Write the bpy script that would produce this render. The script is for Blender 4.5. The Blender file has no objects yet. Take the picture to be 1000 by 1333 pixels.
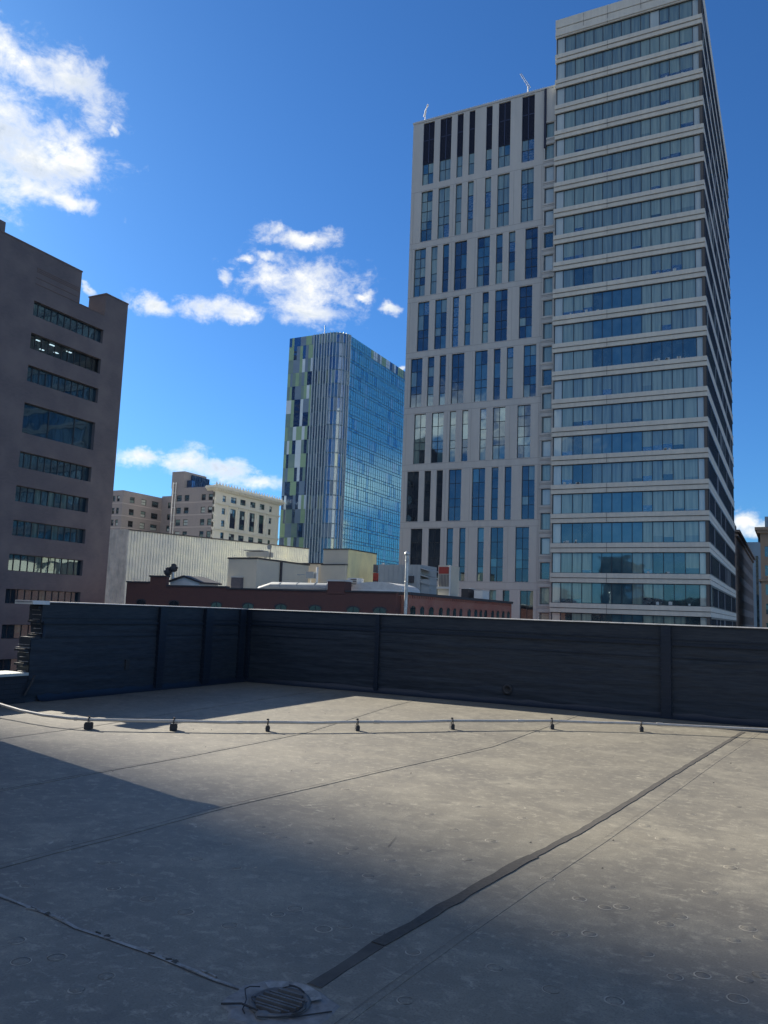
import bpy, math, random
from mathutils import Vector, Matrix, noise as mnoise
R = random.Random(7)
S = bpy.context.scene
C = S.collection
rad = math.radians
# world axes: +X runs along the long parapet, +Y across the street towards the towers, Z up, roof deck at z = 0

# ------------------------------------------------------------------ materials
def nt(m):
    m.use_nodes = True
    t = m.node_tree
    return t, t.nodes, t.links

def mat(name, col, rough=.8, n=(), bump=0, bscale=8, bstretch=(1, 1, 1), ior=1.45, metal=0, emit=0, spec=.5):
    """procedural: world position drives layers n = [(scale, stretch, amount, tint)]"""
    m = bpy.data.materials.new(name)
    t, N, L = nt(m)
    b = N['Principled BSDF']
    b.inputs['Roughness'].default_value = rough
    b.inputs['IOR'].default_value = ior
    b.inputs['Metallic'].default_value = metal
    b.inputs['Specular IOR Level'].default_value = spec
    geo = N.new('ShaderNodeNewGeometry')
    cur = None
    for (sc, st, amt, tint) in n:
        mp = N.new('ShaderNodeMapping'); mp.inputs['Scale'].default_value = st
        L.new(geo.outputs['Position'], mp.inputs['Vector'])
        no = N.new('ShaderNodeTexNoise'); no.inputs['Scale'].default_value = sc
        no.inputs['Detail'].default_value = 5; no.inputs['Roughness'].default_value = .6
        L.new(mp.outputs['Vector'], no.inputs['Vector'])
        mr = N.new('ShaderNodeMapRange'); mr.inputs['From Min'].default_value = .35; mr.inputs['From Max'].default_value = .65
        mr.inputs['To Max'].default_value = amt
        L.new(no.outputs['Fac'], mr.inputs['Value'])
        mx = N.new('ShaderNodeMix'); mx.data_type = 'RGBA'; mx.blend_type = 'MIX'
        L.new(mr.outputs['Result'], mx.inputs['Factor'])
        if cur is None: mx.inputs[6].default_value = (*col, 1)
        else: L.new(cur, mx.inputs[6])
        mx.inputs[7].default_value = (*tint, 1)
        cur = mx.outputs[2]
    if cur is None: b.inputs['Base Color'].default_value = (*col, 1)
    else: L.new(cur, b.inputs['Base Color'])
    if bump:
        mp = N.new('ShaderNodeMapping'); mp.inputs['Scale'].default_value = bstretch
        L.new(geo.outputs['Position'], mp.inputs['Vector'])
        no = N.new('ShaderNodeTexNoise'); no.inputs['Scale'].default_value = bscale
        no.inputs['Detail'].default_value = 6
        L.new(mp.outputs['Vector'], no.inputs['Vector'])
        bp = N.new('ShaderNodeBump'); bp.inputs['Strength'].default_value = bump
        L.new(no.outputs['Fac'], bp.inputs['Height']); L.new(bp.outputs['Normal'], b.inputs['Normal'])
    if emit:
        b.inputs['Emission Color'].default_value = (*col, 1); b.inputs['Emission Strength'].default_value = emit
    return m

def brick_mat(name, c1, c2, mortar, face, scale=1.0, rough=.85, stain=(.1, .08, .08), stain_amt=.4, bw=.22, bh=.075, bstr=.3):
    m = bpy.data.materials.new(name)
    t, N, L = nt(m)
    b = N['Principled BSDF']; b.inputs['Roughness'].default_value = rough
    geo = N.new('ShaderNodeNewGeometry')
    sp = N.new('ShaderNodeSeparateXYZ'); L.new(geo.outputs['Position'], sp.inputs[0])
    ad = N.new('ShaderNodeMath'); ad.operation = 'ADD'
    L.new(sp.outputs[0], ad.inputs[0]); L.new(sp.outputs[1], ad.inputs[1])
    cb = N.new('ShaderNodeCombineXYZ'); L.new(ad.outputs[0], cb.inputs[0]); L.new(sp.outputs[2], cb.inputs[1])
    br = N.new('ShaderNodeTexBrick'); L.new(cb.outputs[0], br.inputs['Vector'])
    br.inputs['Color1'].default_value = (*c1, 1); br.inputs['Color2'].default_value = (*c2, 1); br.inputs['Mortar'].default_value = (*mortar, 1)
    br.inputs['Scale'].default_value = scale; br.inputs['Brick Width'].default_value = bw; br.inputs['Row Height'].default_value = bh
    br.inputs['Mortar Size'].default_value = .008; br.inputs['Mortar Smooth'].default_value = .3
    no = N.new('ShaderNodeTexNoise'); no.inputs['Scale'].default_value = .35; no.inputs['Detail'].default_value = 6
    L.new(geo.outputs['Position'], no.inputs['Vector'])
    mr = N.new('ShaderNodeMapRange'); mr.inputs['From Min'].default_value = .4; mr.inputs['From Max'].default_value = .7; mr.inputs['To Max'].default_value = stain_amt
    L.new(no.outputs['Fac'], mr.inputs['Value'])
    mx = N.new('ShaderNodeMix'); mx.data_type = 'RGBA'
    L.new(mr.outputs['Result'], mx.inputs['Factor']); L.new(br.outputs['Color'], mx.inputs[6]); mx.inputs[7].default_value = (*stain, 1)
    L.new(mx.outputs[2], b.inputs['Base Color'])
    bp = N.new('ShaderNodeBump'); bp.inputs['Strength'].default_value = bstr; bp.inputs['Distance'].default_value = .01
    L.new(br.outputs['Fac'], bp.inputs['Height']); bp.invert = True
    L.new(bp.outputs['Normal'], b.inputs['Normal'])
    return m

def glass(name, c1, c2, refl=.3, tint=(.8, .95, 1), rough=.03, sc=.6, st=(1, 1, 1), wav=.015):
    """window pane: coated reflection over the blinds / dark room behind it"""
    m = bpy.data.materials.new(name)
    t, N, L = nt(m)
    N.remove(N['Principled BSDF']); out = N['Material Output']
    geo = N.new('ShaderNodeNewGeometry')
    mp = N.new('ShaderNodeMapping'); mp.inputs['Scale'].default_value = st
    L.new(geo.outputs['Position'], mp.inputs['Vector'])
    no = N.new('ShaderNodeTexNoise'); no.inputs['Scale'].default_value = sc; no.inputs['Detail'].default_value = 4
    L.new(mp.outputs['Vector'], no.inputs['Vector'])
    mr = N.new('ShaderNodeMapRange'); mr.inputs['From Min'].default_value = .38; mr.inputs['From Max'].default_value = .62
    L.new(no.outputs['Fac'], mr.inputs['Value'])
    mx = N.new('ShaderNodeMix'); mx.data_type = 'RGBA'
    L.new(mr.outputs['Result'], mx.inputs['Factor']); mx.inputs[6].default_value = (*c1, 1); mx.inputs[7].default_value = (*c2, 1)
    d = N.new('ShaderNodeBsdfDiffuse'); L.new(mx.outputs[2], d.inputs['Color'])
    g = N.new('ShaderNodeBsdfGlossy'); g.inputs['Color'].default_value = (*tint, 1); g.inputs['Roughness'].default_value = rough
    n2 = N.new('ShaderNodeTexNoise'); n2.inputs['Scale'].default_value = .45; n2.inputs['Detail'].default_value = 1
    L.new(geo.outputs['Position'], n2.inputs['Vector'])
    bp = N.new('ShaderNodeBump'); bp.inputs['Strength'].default_value = 1; bp.inputs['Distance'].default_value = wav
    L.new(n2.outputs['Fac'], bp.inputs['Height']); L.new(bp.outputs['Normal'], g.inputs['Normal'])
    lw = N.new('ShaderNodeLayerWeight'); lw.inputs['Blend'].default_value = .35
    m2 = N.new('ShaderNodeMapRange'); m2.inputs['To Min'].default_value = refl; m2.inputs['To Max'].default_value = .95
    L.new(lw.outputs['Fresnel'], m2.inputs['Value'])
    ms = N.new('ShaderNodeMixShader'); L.new(m2.outputs['Result'], ms.inputs[0]); L.new(d.outputs[0], ms.inputs[1]); L.new(g.outputs[0], ms.inputs[2])
    L.new(ms.outputs[0], out.inputs['Surface'])
    return m

def clear_glass(name, refl=.12):
    m = bpy.data.materials.new(name)
    t, N, L = nt(m)
    N.remove(N['Principled BSDF']); out = N['Material Output']
    tr = N.new('ShaderNodeBsdfTransparent'); tr.inputs['Color'].default_value = (.55, .68, .72, 1)
    g = N.new('ShaderNodeBsdfGlossy'); g.inputs['Roughness'].default_value = .03
    ms = N.new('ShaderNodeMixShader'); ms.inputs[0].default_value = refl
    L.new(tr.outputs[0], ms.inputs[1]); L.new(g.outputs[0], ms.inputs[2]); L.new(ms.outputs[0], out.inputs['Surface'])
    return m

def deck_mat():
    m = bpy.data.materials.new('roof_membrane')
    t, N, L = nt(m)
    b = N['Principled BSDF']; b.inputs['Roughness'].default_value = .62; b.inputs['Specular IOR Level'].default_value = .5
    geo = N.new('ShaderNodeNewGeometry')
    def noise(sc, st, det=6, rg=.6, dist=0):
        mp = N.new('ShaderNodeMapping'); mp.inputs['Scale'].default_value = st; mp.inputs['Rotation'].default_value = (0, 0, .1)
        L.new(geo.outputs['Position'], mp.inputs['Vector'])
        no = N.new('ShaderNodeTexNoise'); no.inputs['Scale'].default_value = sc; no.inputs['Detail'].default_value = det
        no.inputs['Roughness'].default_value = rg; no.inputs['Distortion'].default_value = dist
        L.new(mp.outputs['Vector'], no.inputs['Vector']); return no.outputs['Fac']
    def rng(s, a, b_, lo, hi):
        r = N.new('ShaderNodeMapRange'); r.inputs['From Min'].default_value = a; r.inputs['From Max'].default_value = b_
        r.inputs['To Min'].default_value = lo; r.inputs['To Max'].default_value = hi
        L.new(s, r.inputs['Value']); return r.outputs['Result']
    def mix(f, a, bcol):
        x = N.new('ShaderNodeMix'); x.data_type = 'RGBA'; L.new(f, x.inputs['Factor'])
        if isinstance(a, tuple): x.inputs[6].default_value = (*a, 1)
        else: L.new(a, x.inputs[6])
        x.inputs[7].default_value = (*bcol, 1); return x.outputs[2]
    c = mix(rng(noise(.35, (1, 1, 1), 5, .6, .6), .35, .65, 0, 1), (.195, .177, .132), (.125, .114, .089))
    c = mix(rng(noise(.16, (1, 1, 1), 4, .5, .3), .42, .60, 0, .55), c, (.115, .107, .09))
    c = mix(rng(noise(1.7, (1, 1, 1), 8, .7, .4), .48, .66, 0, .6), c, (.25, .23, .175))
    c = mix(rng(noise(2.6, (.9, 1.1, 1), 9, .75, .6), .50, .68, 0, .6), c, (.085, .079, .066))
    c = mix(rng(noise(11, (.9, 1.1, 1), 8, .75, .5), .52, .66, 0, .75), c, (.29, .268, .205))
    c = mix(rng(noise(6, (.8, 1.2, 1), 8, .75, .8), .56, .72, 0, .35), c, (.085, .083, .076))
    c = mix(rng(noise(19, (.8, 1.2, 1), 7, .75, .5), .58, .72, 0, .3), c, (.30, .28, .215))
    c = mix(rng(noise(90, (1, 1, 1), 3, .6), .5, .68, 0, .6), c, (.07, .067, .06))
    c = mix(rng(noise(5.5, (1, 1, 1), 9, .75, 1.5), .61, .66, 0, .6), c, (.37, .345, .27))
    L.new(c, b.inputs['Base Color'])
    bp = N.new('ShaderNodeBump'); bp.inputs['Strength'].default_value = .35; bp.inputs['Distance'].default_value = .006
    L.new(noise(2.6, (.8, 1.4, 1), 8, .6), bp.inputs['Height'])
    bp2 = N.new('ShaderNodeBump'); bp2.inputs['Strength'].default_value = .35; bp2.inputs['Distance'].default_value = .002
    L.new(noise(60, (1, 1, 1), 4), bp2.inputs['Height']); L.new(bp.outputs['Normal'], bp2.inputs['Normal'])
    L.new(bp2.outputs['Normal'], b.inputs['Normal'])
    return m

M = {}
M['deck'] = deck_mat()
M['tar'] = mat('tar_patch', (.034, .031, .026), .8, [(6, (1, 1, 1), .7, (.055, .051, .043)), (40, (1, 1, 1), .45, (.09, .083, .07))], .4, 30)
M['seamdark'] = mat('seam_grime', (.055, .05, .045), .8, [(9, (1, 1, 1), .8, (.12, .11, .09)), (2, (1, 1, 1), .6, (.17, .155, .13))])
M['seamlight'] = mat('seam_tape', (.24, .215, .175), .65, [(5, (1, 1, 1), 1, (.15, .135, .11)), (25, (1, 1, 1), .4, (.28, .25, .2))], .3, 20)
M['silver'] = mat('torn_foil_tape', (.42, .43, .43), .42, [(12, (1, 1, 1), .8, (.16, .15, .14))], .6, 25, metal=.2)
M['oldtape'] = mat('old_grey_tape', (.20, .20, .185), .6, [(8, (1, 1, 1), 1, (.10, .097, .088)), (30, (1, 1, 1), .5, (.36, .36, .35))], .5, 25)
M['grime'] = mat('dark_grime', (.045, .045, .042), .8)
M['ring'] = mat('dusty_ring', (.36, .335, .27), .8, [(20, (1, 1, 1), .8, (.18, .165, .14))])
M['ringd'] = mat('grimy_ring', (.06, .055, .05), .8, [(20, (1, 1, 1), .7, (.14, .13, .11))])
M['blackbrick'] = brick_mat('black_painted_brick', (.014, .019, .028), (.010, .014, .021), (.007, .010, .015), 'A', rough=.5, stain=(.022, .026, .034), stain_amt=.45, bstr=.5)
M['blackmem'] = mat('black_membrane', (.008, .014, .025), .5, [(4, (1, 1, .3), .7, (.013, .020, .032))], .4, 12, (1, 1, .4))
M['wallmem'] = mat('black_wall_coating', (.005, .010, .017), .6, [(1.1, (.6, .6, 1.2), .8, (.012, .019, .028)), (2.4, (.35, .35, 9), .7, (.018, .025, .036)), (16, (.25, .25, 3), .6, (.038, .046, .054))], .55, 5, (.5, .5, 9))  # the palest streak layer paints wrinkle highlights into the colour
M['coping'] = mat('coping_metal', (.26, .265, .265), .55, [(3, (1, 1, 1), .9, (.16, .165, .17)), (9, (1, 1, 1), .5, (.42, .42, .41))], .1, 10)
M['galv'] = mat('galvanised_sheet', (.58, .58, .55), .5, [(3, (1, 1, 1), .6, (.42, .42, .40))], .1, 10)
M['mortar'] = mat('old_mortar', (.30, .29, .27), .9, [(14, (1, 1, 1), .8, (.1, .1, .11))], .6, 30)
M['lowcap'] = mat('low_wall_cap', (.50, .52, .46), .7, [(2, (1, 1, 1), .8, (.36, .38, .36))], .2, 8)
M['pipe'] = mat('galvanised_conduit', (.46, .43, .38), .6, [(5, (1, 1, 1), .8, (.30, .28, .25)), (22, (1, 1, 1), .5, (.5, .48, .43))], .2, 30)
M['rubber'] = mat('black_rubber', (.022, .022, .024), .7, [(30, (1, 1, 1), .5, (.05, .05, .05))], .3, 40)
M['drain'] = mat('drain_iron', (.16, .16, .155), .7, [(9, (1, 1, 1), .9, (.08, .08, .08))], .5, 30, metal=.3)
M['street'] = mat('street_paving', (.27, .24, .205), .9, [(.05, (1, 1, 1), .6, (.13, .125, .115))])
M['precast'] = mat('precast_concrete', (.60, .59, .51), .75, [(.25, (1, 1, .3), .7, (.49, .485, .43)), (1.6, (1, 1, .4), .4, (.66, .645, .56)), (.9, (2.5, 2.5, .2), .4, (.45, .44, .39))], .05, 3)
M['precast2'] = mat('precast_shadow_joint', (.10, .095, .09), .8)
M['panel'] = mat('tower_concrete', (.47, .475, .445), .8, [(.12, (1, 1, .35), .7, (.40, .405, .385)), (1.2, (1, 1, .25), .4, (.52, .52, .485)), (.5, (2.5, 2.5, .12), .35, (.38, .38, .36))], .05, 3)
M['joint'] = mat('panel_joint', (.2, .19, .18), .8)
M['frame'] = mat('dark_window_frame', (.028, .034, .042), .45)
M['framel'] = mat('pale_mullion', (.24, .26, .27), .45)
M['louvre'] = mat('navy_louvre', (.006, .010, .030), .5, [(3, (1, 1, 6), .5, (.012, .018, .042))])
M['lm'] = mat('louvre_mullion', (.03, .045, .1), .5)
M['gD'] = glass('office_glass_dark', (.022, .042, .048), (.06, .095, .10), .16, (.66, .84, .90))
M['gB'] = glass('office_glass_blue', (.035, .085, .11), (.07, .13, .145), .18, (.62, .82, .90))
M['gM'] = glass('office_glass_blind', (.27, .35, .295), (.19, .265, .235), .10, (.8, .92, .95), st=(2, 2, .12), sc=1.6)
M['gG'] = glass('office_glass_grey', (.20, .27, .235), (.13, .19, .18), .11, (.75, .92, 1), st=(2, 2, .12), sc=1.6)
M['gL'] = glass('office_glass_column', (.48, .53, .47), (.40, .46, .42), .10, (.8, .95, 1), st=(1.5, 1.5, .1), sc=1.3)
M['gC'] = glass('office_glass_clutter', (.015, .03, .045), (.13, .16, .16), .22, (.7, .9, 1), st=(1, 1, 2.2), sc=2.2)
M['desk'] = mat('pale_desk_things', (.42, .46, .45), .7)
M['sideglass'] = glass('side_glass_dark', (.012, .02, .04), (.03, .045, .075), .10, (.55, .7, 1), sc=.35, rough=.05)
M['brown'] = brick_mat('brown_brick', (.125, .113, .122), (.108, .10, .11), (.11, .103, .11), 'B', rough=.9, stain=(.175, .155, .155), stain_amt=.75, bw=.4, bh=.15, bstr=.15)
M['browncap'] = mat('brown_cap', (.15, .12, .12), .8)
M['bg1'] = glass('brown_office_glass', (.010, .022, .035), (.025, .05, .07), .12, (.6, .85, 1), sc=.5)
M['bg2'] = glass('brown_office_blind', (.08, .12, .118), (.035, .065, .07), .08, (.7, .95, 1), st=(1, 2, .1), sc=1.4)
M['room'] = mat('dark_room', (.03, .045, .055), .9)
M['lamp'] = mat('ceiling_lamp', (.85, .95, 1), .5, emit=.55)
M['clear'] = clear_glass('clear_glass')
M['gt_wall'] = glass('curtain_wall', (.07, .24, .30), (.10, .28, .34), .42, (.46, .80, .90), rough=.09, sc=.3, wav=.006)
M['gt_wall2'] = glass('curtain_wall_pale', (.14, .30, .38), (.18, .35, .43), .40, (.46, .74, .90), rough=.09, sc=.3, wav=.006)
M['gt_wall3'] = glass('curtain_wall_deep', (.04, .16, .23), (.06, .20, .27), .42, (.28, .58, .80), rough=.09, sc=.3, wav=.006)
M['gt_line'] = mat('curtain_mullion', (.04, .10, .15), .45)
M['p_green'] = mat('green_panel', (.19, .32, .22), .5, [(.5, (1, 1, 1), .5, (.23, .36, .25))])
M['p_green2'] = mat('dull_green_panel', (.11, .20, .21), .5, [(.5, (1, 1, 1), .5, (.18, .27, .24))])
M['p_blue'] = glass('navy_glass_panel', (.01, .03, .075), (.02, .045, .095), .18, (.5, .7, 1))
M['p_pale'] = mat('pale_blue_panel', (.42, .54, .64), .45, [(.5, (1, 1, 1), .5, (.5, .62, .7))])
M['p_mid'] = mat('slate_panel', (.11, .18, .27), .45, [(.5, (1, 1, 1), .5, (.15, .23, .32))])
M['fin'] = mat('fin_metal', (.34, .44, .52), .45)
M['gt_curve'] = glass('curved_glass', (.02, .055, .10), (.05, .11, .17), .16, (.55, .70, .9), rough=.12, sc=.18, st=(1, 1, .5))
M['cream'] = mat('cream_terracotta', (.72, .69, .57), .8, [(.4, (1, 1, 1), .6, (.60, .58, .49)), (3, (1, 1, .5), .35, (.76, .73, .61))], .2, 5)
M['greybrick'] = brick_mat('grey_brown_brick', (.29, .268, .262), (.26, .242, .238), (.27, .252, .246), 'A', rough=.9, stain=(.32, .285, .265), stain_amt=.5, bw=.5, bh=.2, bstr=.1)
M['greyband'] = mat('pale_brick_band', (.42, .38, .355), .85)
M['corr'] = mat('corrugated_cladding', (.66, .67, .60), .5, [(.10, (1, 1, 1.6), .9, (.76, .76, .62)), (.3, (1, 1, 2), .7, (.50, .525, .50))], metal=.0)
M['corr2'] = mat('corrugated_cladding_end', (.56, .57, .54), .6, [(.8, (1, 1, 1), .8, (.32, .34, .34))])
M['stucco'] = mat('beige_stucco', (.58, .53, .42), .9, [(.6, (1, 1, 1), .6, (.50, .46, .38))], .1, 6)
M['stucco_glow'] = mat('reflected_glow_stucco', (.80, .73, .40), .9, [(.9, (1, 1, .5), .8, (.62, .58, .34))], .1, 6)  # yellow is light bounced off glass, painted into the base colour
M['roofedge'] = mat('dark_roof_edge', (.045, .045, .05), .7)
M['redbrick'] = brick_mat('red_brick', (.125, .052, .044), (.10, .044, .04), (.11, .08, .07), 'B', rough=.9, stain=(.11, .05, .045), stain_amt=.6)
M['redbrick_lit'] = brick_mat('lit_red_brick', (.34, .115, .075), (.27, .085, .06), (.3, .2, .16), 'B', rough=.9, stain=(.36, .2, .15), stain_amt=.6, bw=.3, bh=.1)  # same brick as the darker one, brightened for the light on this side
M['archglass'] = glass('arched_pane', (.008, .01, .014), (.03, .035, .04), .04)
M['grey'] = mat('grey_sheet_metal', (.34, .36, .35), .55, [(.8, (1, 1, 1), .6, (.27, .29, .29))])
M['white'] = mat('white_painted_metal', (.68, .68, .64), .5, [(1.2, (1, 1, 1), .5, (.52, .52, .50))])
M['flatroof'] = mat('gravel_roof', (.22, .215, .205), .95, [(.6, (1, 1, 1), .6, (.3, .29, .27))])
M['redmetal'] = mat('red_painted_metal', (.34, .05, .035), .6)
M['stack'] = mat('stainless_pipe', (.62, .63, .60), .35, [(3, (1, 1, .6), .8, (.28, .28, .27))], metal=.4)
M['darkstone'] = mat('dark_brown_stone', (.17, .145, .13), .9, [(.2, (1, 1, .5), .7, (.12, .105, .1))])
M['bluegrey'] = mat('blue_grey_cladding', (.20, .29, .36), .5, [(.2, (1, 1, .3), .6, (.26, .36, .43))])
M['beige'] = mat('beige_stone', (.30, .24, .185), .85, [(.3, (1, 1, .5), .6, (.24, .195, .155))])
M['plainwall'] = mat('plain_masonry', (.26, .22, .2), .9, [(.2, (1, 1, 1), .6, (.32, .28, .25))])

# ------------------------------------------------------------------ mesh builder
class MB:
    def __init__(s): s.v = []; s.f = []; s.m = []; s.sm = []
    def add(s, vs, fs, mi=0, smooth=False):
        o = len(s.v); s.v += [tuple(p) for p in vs]
        for f in fs: s.f.append([i + o for i in f]); s.m.append(mi); s.sm.append(smooth)
    def quad(s, a, b, c, d, mi=0): s.add([a, b, c, d], [(0, 1, 2, 3)], mi)
    def box(s, x0, x1, y0, y1, z0, z1, mi=0):
        if x0 > x1: x0, x1 = x1, x0
        if y0 > y1: y0, y1 = y1, y0
        s.add([(x0, y0, z0), (x1, y0, z0), (x1, y1, z0), (x0, y1, z0), (x0, y0, z1), (x1, y0, z1), (x1, y1, z1), (x0, y1, z1)],
              [(0, 3, 2, 1), (4, 5, 6, 7), (0, 1, 5, 4), (1, 2, 6, 5), (2, 3, 7, 6), (3, 0, 4, 7)], mi)
    def prism(s, pts, z0, z1, mi=0):
        n = len(pts)
        s.add([(x, y, z0) for x, y in pts] + [(x, y, z1) for x, y in pts],
              [tuple(range(n))[::-1], tuple(range(n, 2 * n))] + [(i, (i + 1) % n, n + (i + 1) % n, n + i) for i in range(n)], mi)
    def tube(s, pts, r, seg=10, mi=0, caps=True, smooth=True):
        pts = [Vector(p) for p in pts]; rs = r if isinstance(r, (list, tuple)) else [r] * len(pts)
        vs = []; fs = []
        for i, p in enumerate(pts):
            t = (pts[min(i + 1, len(pts) - 1)] - pts[max(i - 1, 0)]).normalized()
            a = Vector((0, 0, 1)) if abs(t.z) < .9 else Vector((1, 0, 0))
            u = t.cross(a).normalized(); w = t.cross(u)
            for k in range(seg):
                an = 2 * math.pi * k / seg
                vs.append(p + rs[i] * (math.cos(an) * u + math.sin(an) * w))
        for i in range(len(pts) - 1):
            for k in range(seg):
                fs.append((i * seg + k, i * seg + (k + 1) % seg, (i + 1) * seg + (k + 1) % seg, (i + 1) * seg + k))
        s.add(vs, fs, mi, smooth)
        if caps:
            s.add(vs[:seg], [tuple(range(seg))], mi); s.add(vs[-seg:], [tuple(range(seg))[::-1]], mi)
    def lathe(s, prof, c, seg=20, mi=0, smooth=True):
        vs = []; fs = []
        for (r, z) in prof:
            for k in range(seg):
                a = 2 * math.pi * k / seg; vs.append((c[0] + r * math.cos(a), c[1] + r * math.sin(a), c[2] + z))
        for i in range(len(prof) - 1):
            for k in range(seg): fs.append((i * seg + k, i * seg + (k + 1) % seg, (i + 1) * seg + (k + 1) % seg, (i + 1) * seg + k))
        s.add(vs, fs, mi, smooth)
    def ribbon(s, pts, w, z, mi=0, jit=0, th=0, rr=None):
        """flat strip along a polyline of (x, y); th = raised thickness"""
        rr = rr or R
        P = []
        for i in range(len(pts) - 1):
            a, b = Vector(pts[i]), Vector(pts[i + 1]); n = max(1, int((b - a).length / .12))
            for k in range(n): P.append(a.lerp(b, k / n))
        P.append(Vector(pts[-1]))
        L_, R_ = [], []
        for i, p in enumerate(P):
            t = (P[min(i + 1, len(P) - 1)] - P[max(i - 1, 0)]).normalized(); nrm = Vector((-t.y, t.x))
            L_.append(p + nrm * (w / 2 + rr.uniform(-jit, jit))); R_.append(p - nrm * (w / 2 + rr.uniform(-jit, jit)))
        n = len(P)
        vs = [(p.x, p.y, z + th) for p in L_] + [(p.x, p.y, z + th) for p in R_]
        fs = [(i + n, i + 1 + n, i + 1, i) for i in range(n - 1)]
        if th:
            vs += [(p.x, p.y, 0) for p in L_] + [(p.x, p.y, 0) for p in R_]
            fs += [(i, i + 1, 2 * n + i + 1, 2 * n + i) for i in range(n - 1)] + [(3 * n + i, 3 * n + i + 1, n + i + 1, n + i) for i in range(n - 1)]
        s.add(vs, fs, mi)
    def build(s, name, mats, parent=None):
        if not s.v: return None
        xs = [p[0] for p in s.v]; ys = [p[1] for p in s.v]; zs = [p[2] for p in s.v]
        o = Vector(((min(xs) + max(xs)) / 2, (min(ys) + max(ys)) / 2, min(zs)))
        me = bpy.data.meshes.new(name)
        me.from_pydata([tuple(Vector(p) - o) for p in s.v], [], s.f)
        if not isinstance(mats, (list, tuple)): mats = [mats]
        for m_ in mats: me.materials.append(m_)
        me.polygons.foreach_set('material_index', s.m)
        me.polygons.foreach_set('use_smooth', s.sm)
        me.update()
        ob = bpy.data.objects.new(name, me); C.objects.link(ob)
        po = Vector((0, 0, 0)); q = parent
        while q: po += Vector(q.location); q = q.parent
        ob.parent = parent; ob.location = o - po
        return ob

def tag(o, label=None, cat=None, group=None, kind=None):
    if label: o['label'] = label
    if cat: o['category'] = cat
    if group: o['group'] = group
    if kind: o['kind'] = kind
    return o
def thing(name, loc, label, cat, group=None):
    e = bpy.data.objects.new(name, None); C.objects.link(e); e.location = loc; e.empty_display_size = .5
    return tag(e, label, cat, group)

# facade frames: 'A' faces -Y (u = x), 'B' faces +X (u = y); d = depth into the building
class Face:
    def __init__(s, kind, plane): s.k = kind; s.p = plane
    def pt(s, u, z, d=0): return (u, s.p + d, z) if s.k == 'A' else (s.p - d, u, z)
    def box(s, mb, u0, u1, z0, z1, d0, d1, mi=0):
        a = s.pt(u0, z0, d0); b = s.pt(u1, z1, d1)
        mb.box(min(a[0], b[0]), max(a[0], b[0]), min(a[1], b[1]), max(a[1], b[1]), z0, z1, mi)
    def quad(s, mb, u0, u1, z0, z1, d, mi=0): mb.quad(s.pt(u0, z0, d), s.pt(u1, z0, d), s.pt(u1, z1, d), s.pt(u0, z1, d), mi)
    def wall(s, mb, u0, u1, z0, z1, ops, depth, mi=0, ri=0):
        """wall sheet with openings (u0,u1,z0,z1) and their reveals"""
        U = sorted({u0, u1} | {min(max(o[i], u0), u1) for o in ops for i in (0, 1)})
        Z = sorted({z0, z1} | {min(max(o[i], z0), z1) for o in ops for i in (2, 3)})
        for j in range(len(Z) - 1):
            zc = (Z[j] + Z[j + 1]) / 2; st = None
            if Z[j + 1] - Z[j] < 1e-6: continue
            row = [o for o in ops if o[2] < zc < o[3]]
            for i in range(len(U) - 1):
                uc = (U[i] + U[i + 1]) / 2
                solid = not any(o[0] < uc < o[1] for o in row)
                if solid and st is None: st = U[i]
                if not solid and st is not None: s.quad(mb, st, U[i], Z[j], Z[j + 1], 0, mi); st = None
            if st is not None: s.quad(mb, st, u1, Z[j], Z[j + 1], 0, mi)
        for (a, b, c, e) in ops:
            for q in (((a, c), (b, c)), ((b, c), (b, e)), ((b, e), (a, e)), ((a, e), (a, c))):
                (ua, za), (ub, zb) = q
                mb.quad(s.pt(ua, za, 0), s.pt(ua, za, depth), s.pt(ub, zb, depth), s.pt(ub, zb, 0), ri)

def window(face, u0, u1, z0, z1, d, cols, rows, parent, glassmats, pick, frame=None, ft=.07, name='window', colx=None, rowz=None, smooth=None):
    """frame bars and panes (one mesh); colx/rowz = explicit divider fractions"""
    mb = MB(); us = colx or [u0 + (u1 - u0) * i / cols for i in range(cols + 1)]
    zs = rowz or [z0 + (z1 - z0) * i / rows for i in range(rows + 1)]
    for i in range(len(us) - 1):
        for j in range(len(zs) - 1):
            face.quad(mb, us[i], us[i + 1], zs[j], zs[j + 1], d + R.uniform(0, .012), 1 + pick(i, j))
    for i, u in enumerate(us):
        a = 0 if i == 0 else ft / 2; b = 0 if i == len(us) - 1 else ft / 2
        if i == 0: face.box(mb, u, u + ft, z0, z1, d - .06, d + .02, 0)
        elif i == len(us) - 1: face.box(mb, u - ft, u, z0, z1, d - .06, d + .02, 0)
        else: face.box(mb, u - ft / 2, u + ft / 2, z0, z1, d - .05, d + .02, 0)
    for j, z in enumerate(zs):
        if j == 0: face.box(mb, u0 + .002, u1 - .002, z, z + ft, d - .065, d + .015, 0)
        elif j == len(zs) - 1: face.box(mb, u0 + .002, u1 - .002, z - ft, z, d - .065, d + .015, 0)
        else: face.box(mb, u0 + .002, u1 - .002, z - ft / 2, z + ft / 2, d - .055, d + .015, 0)
    return mb.build(name, [frame or M['frame']] + glassmats, parent)

G0 = -20.0   # street level below the roof

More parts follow.
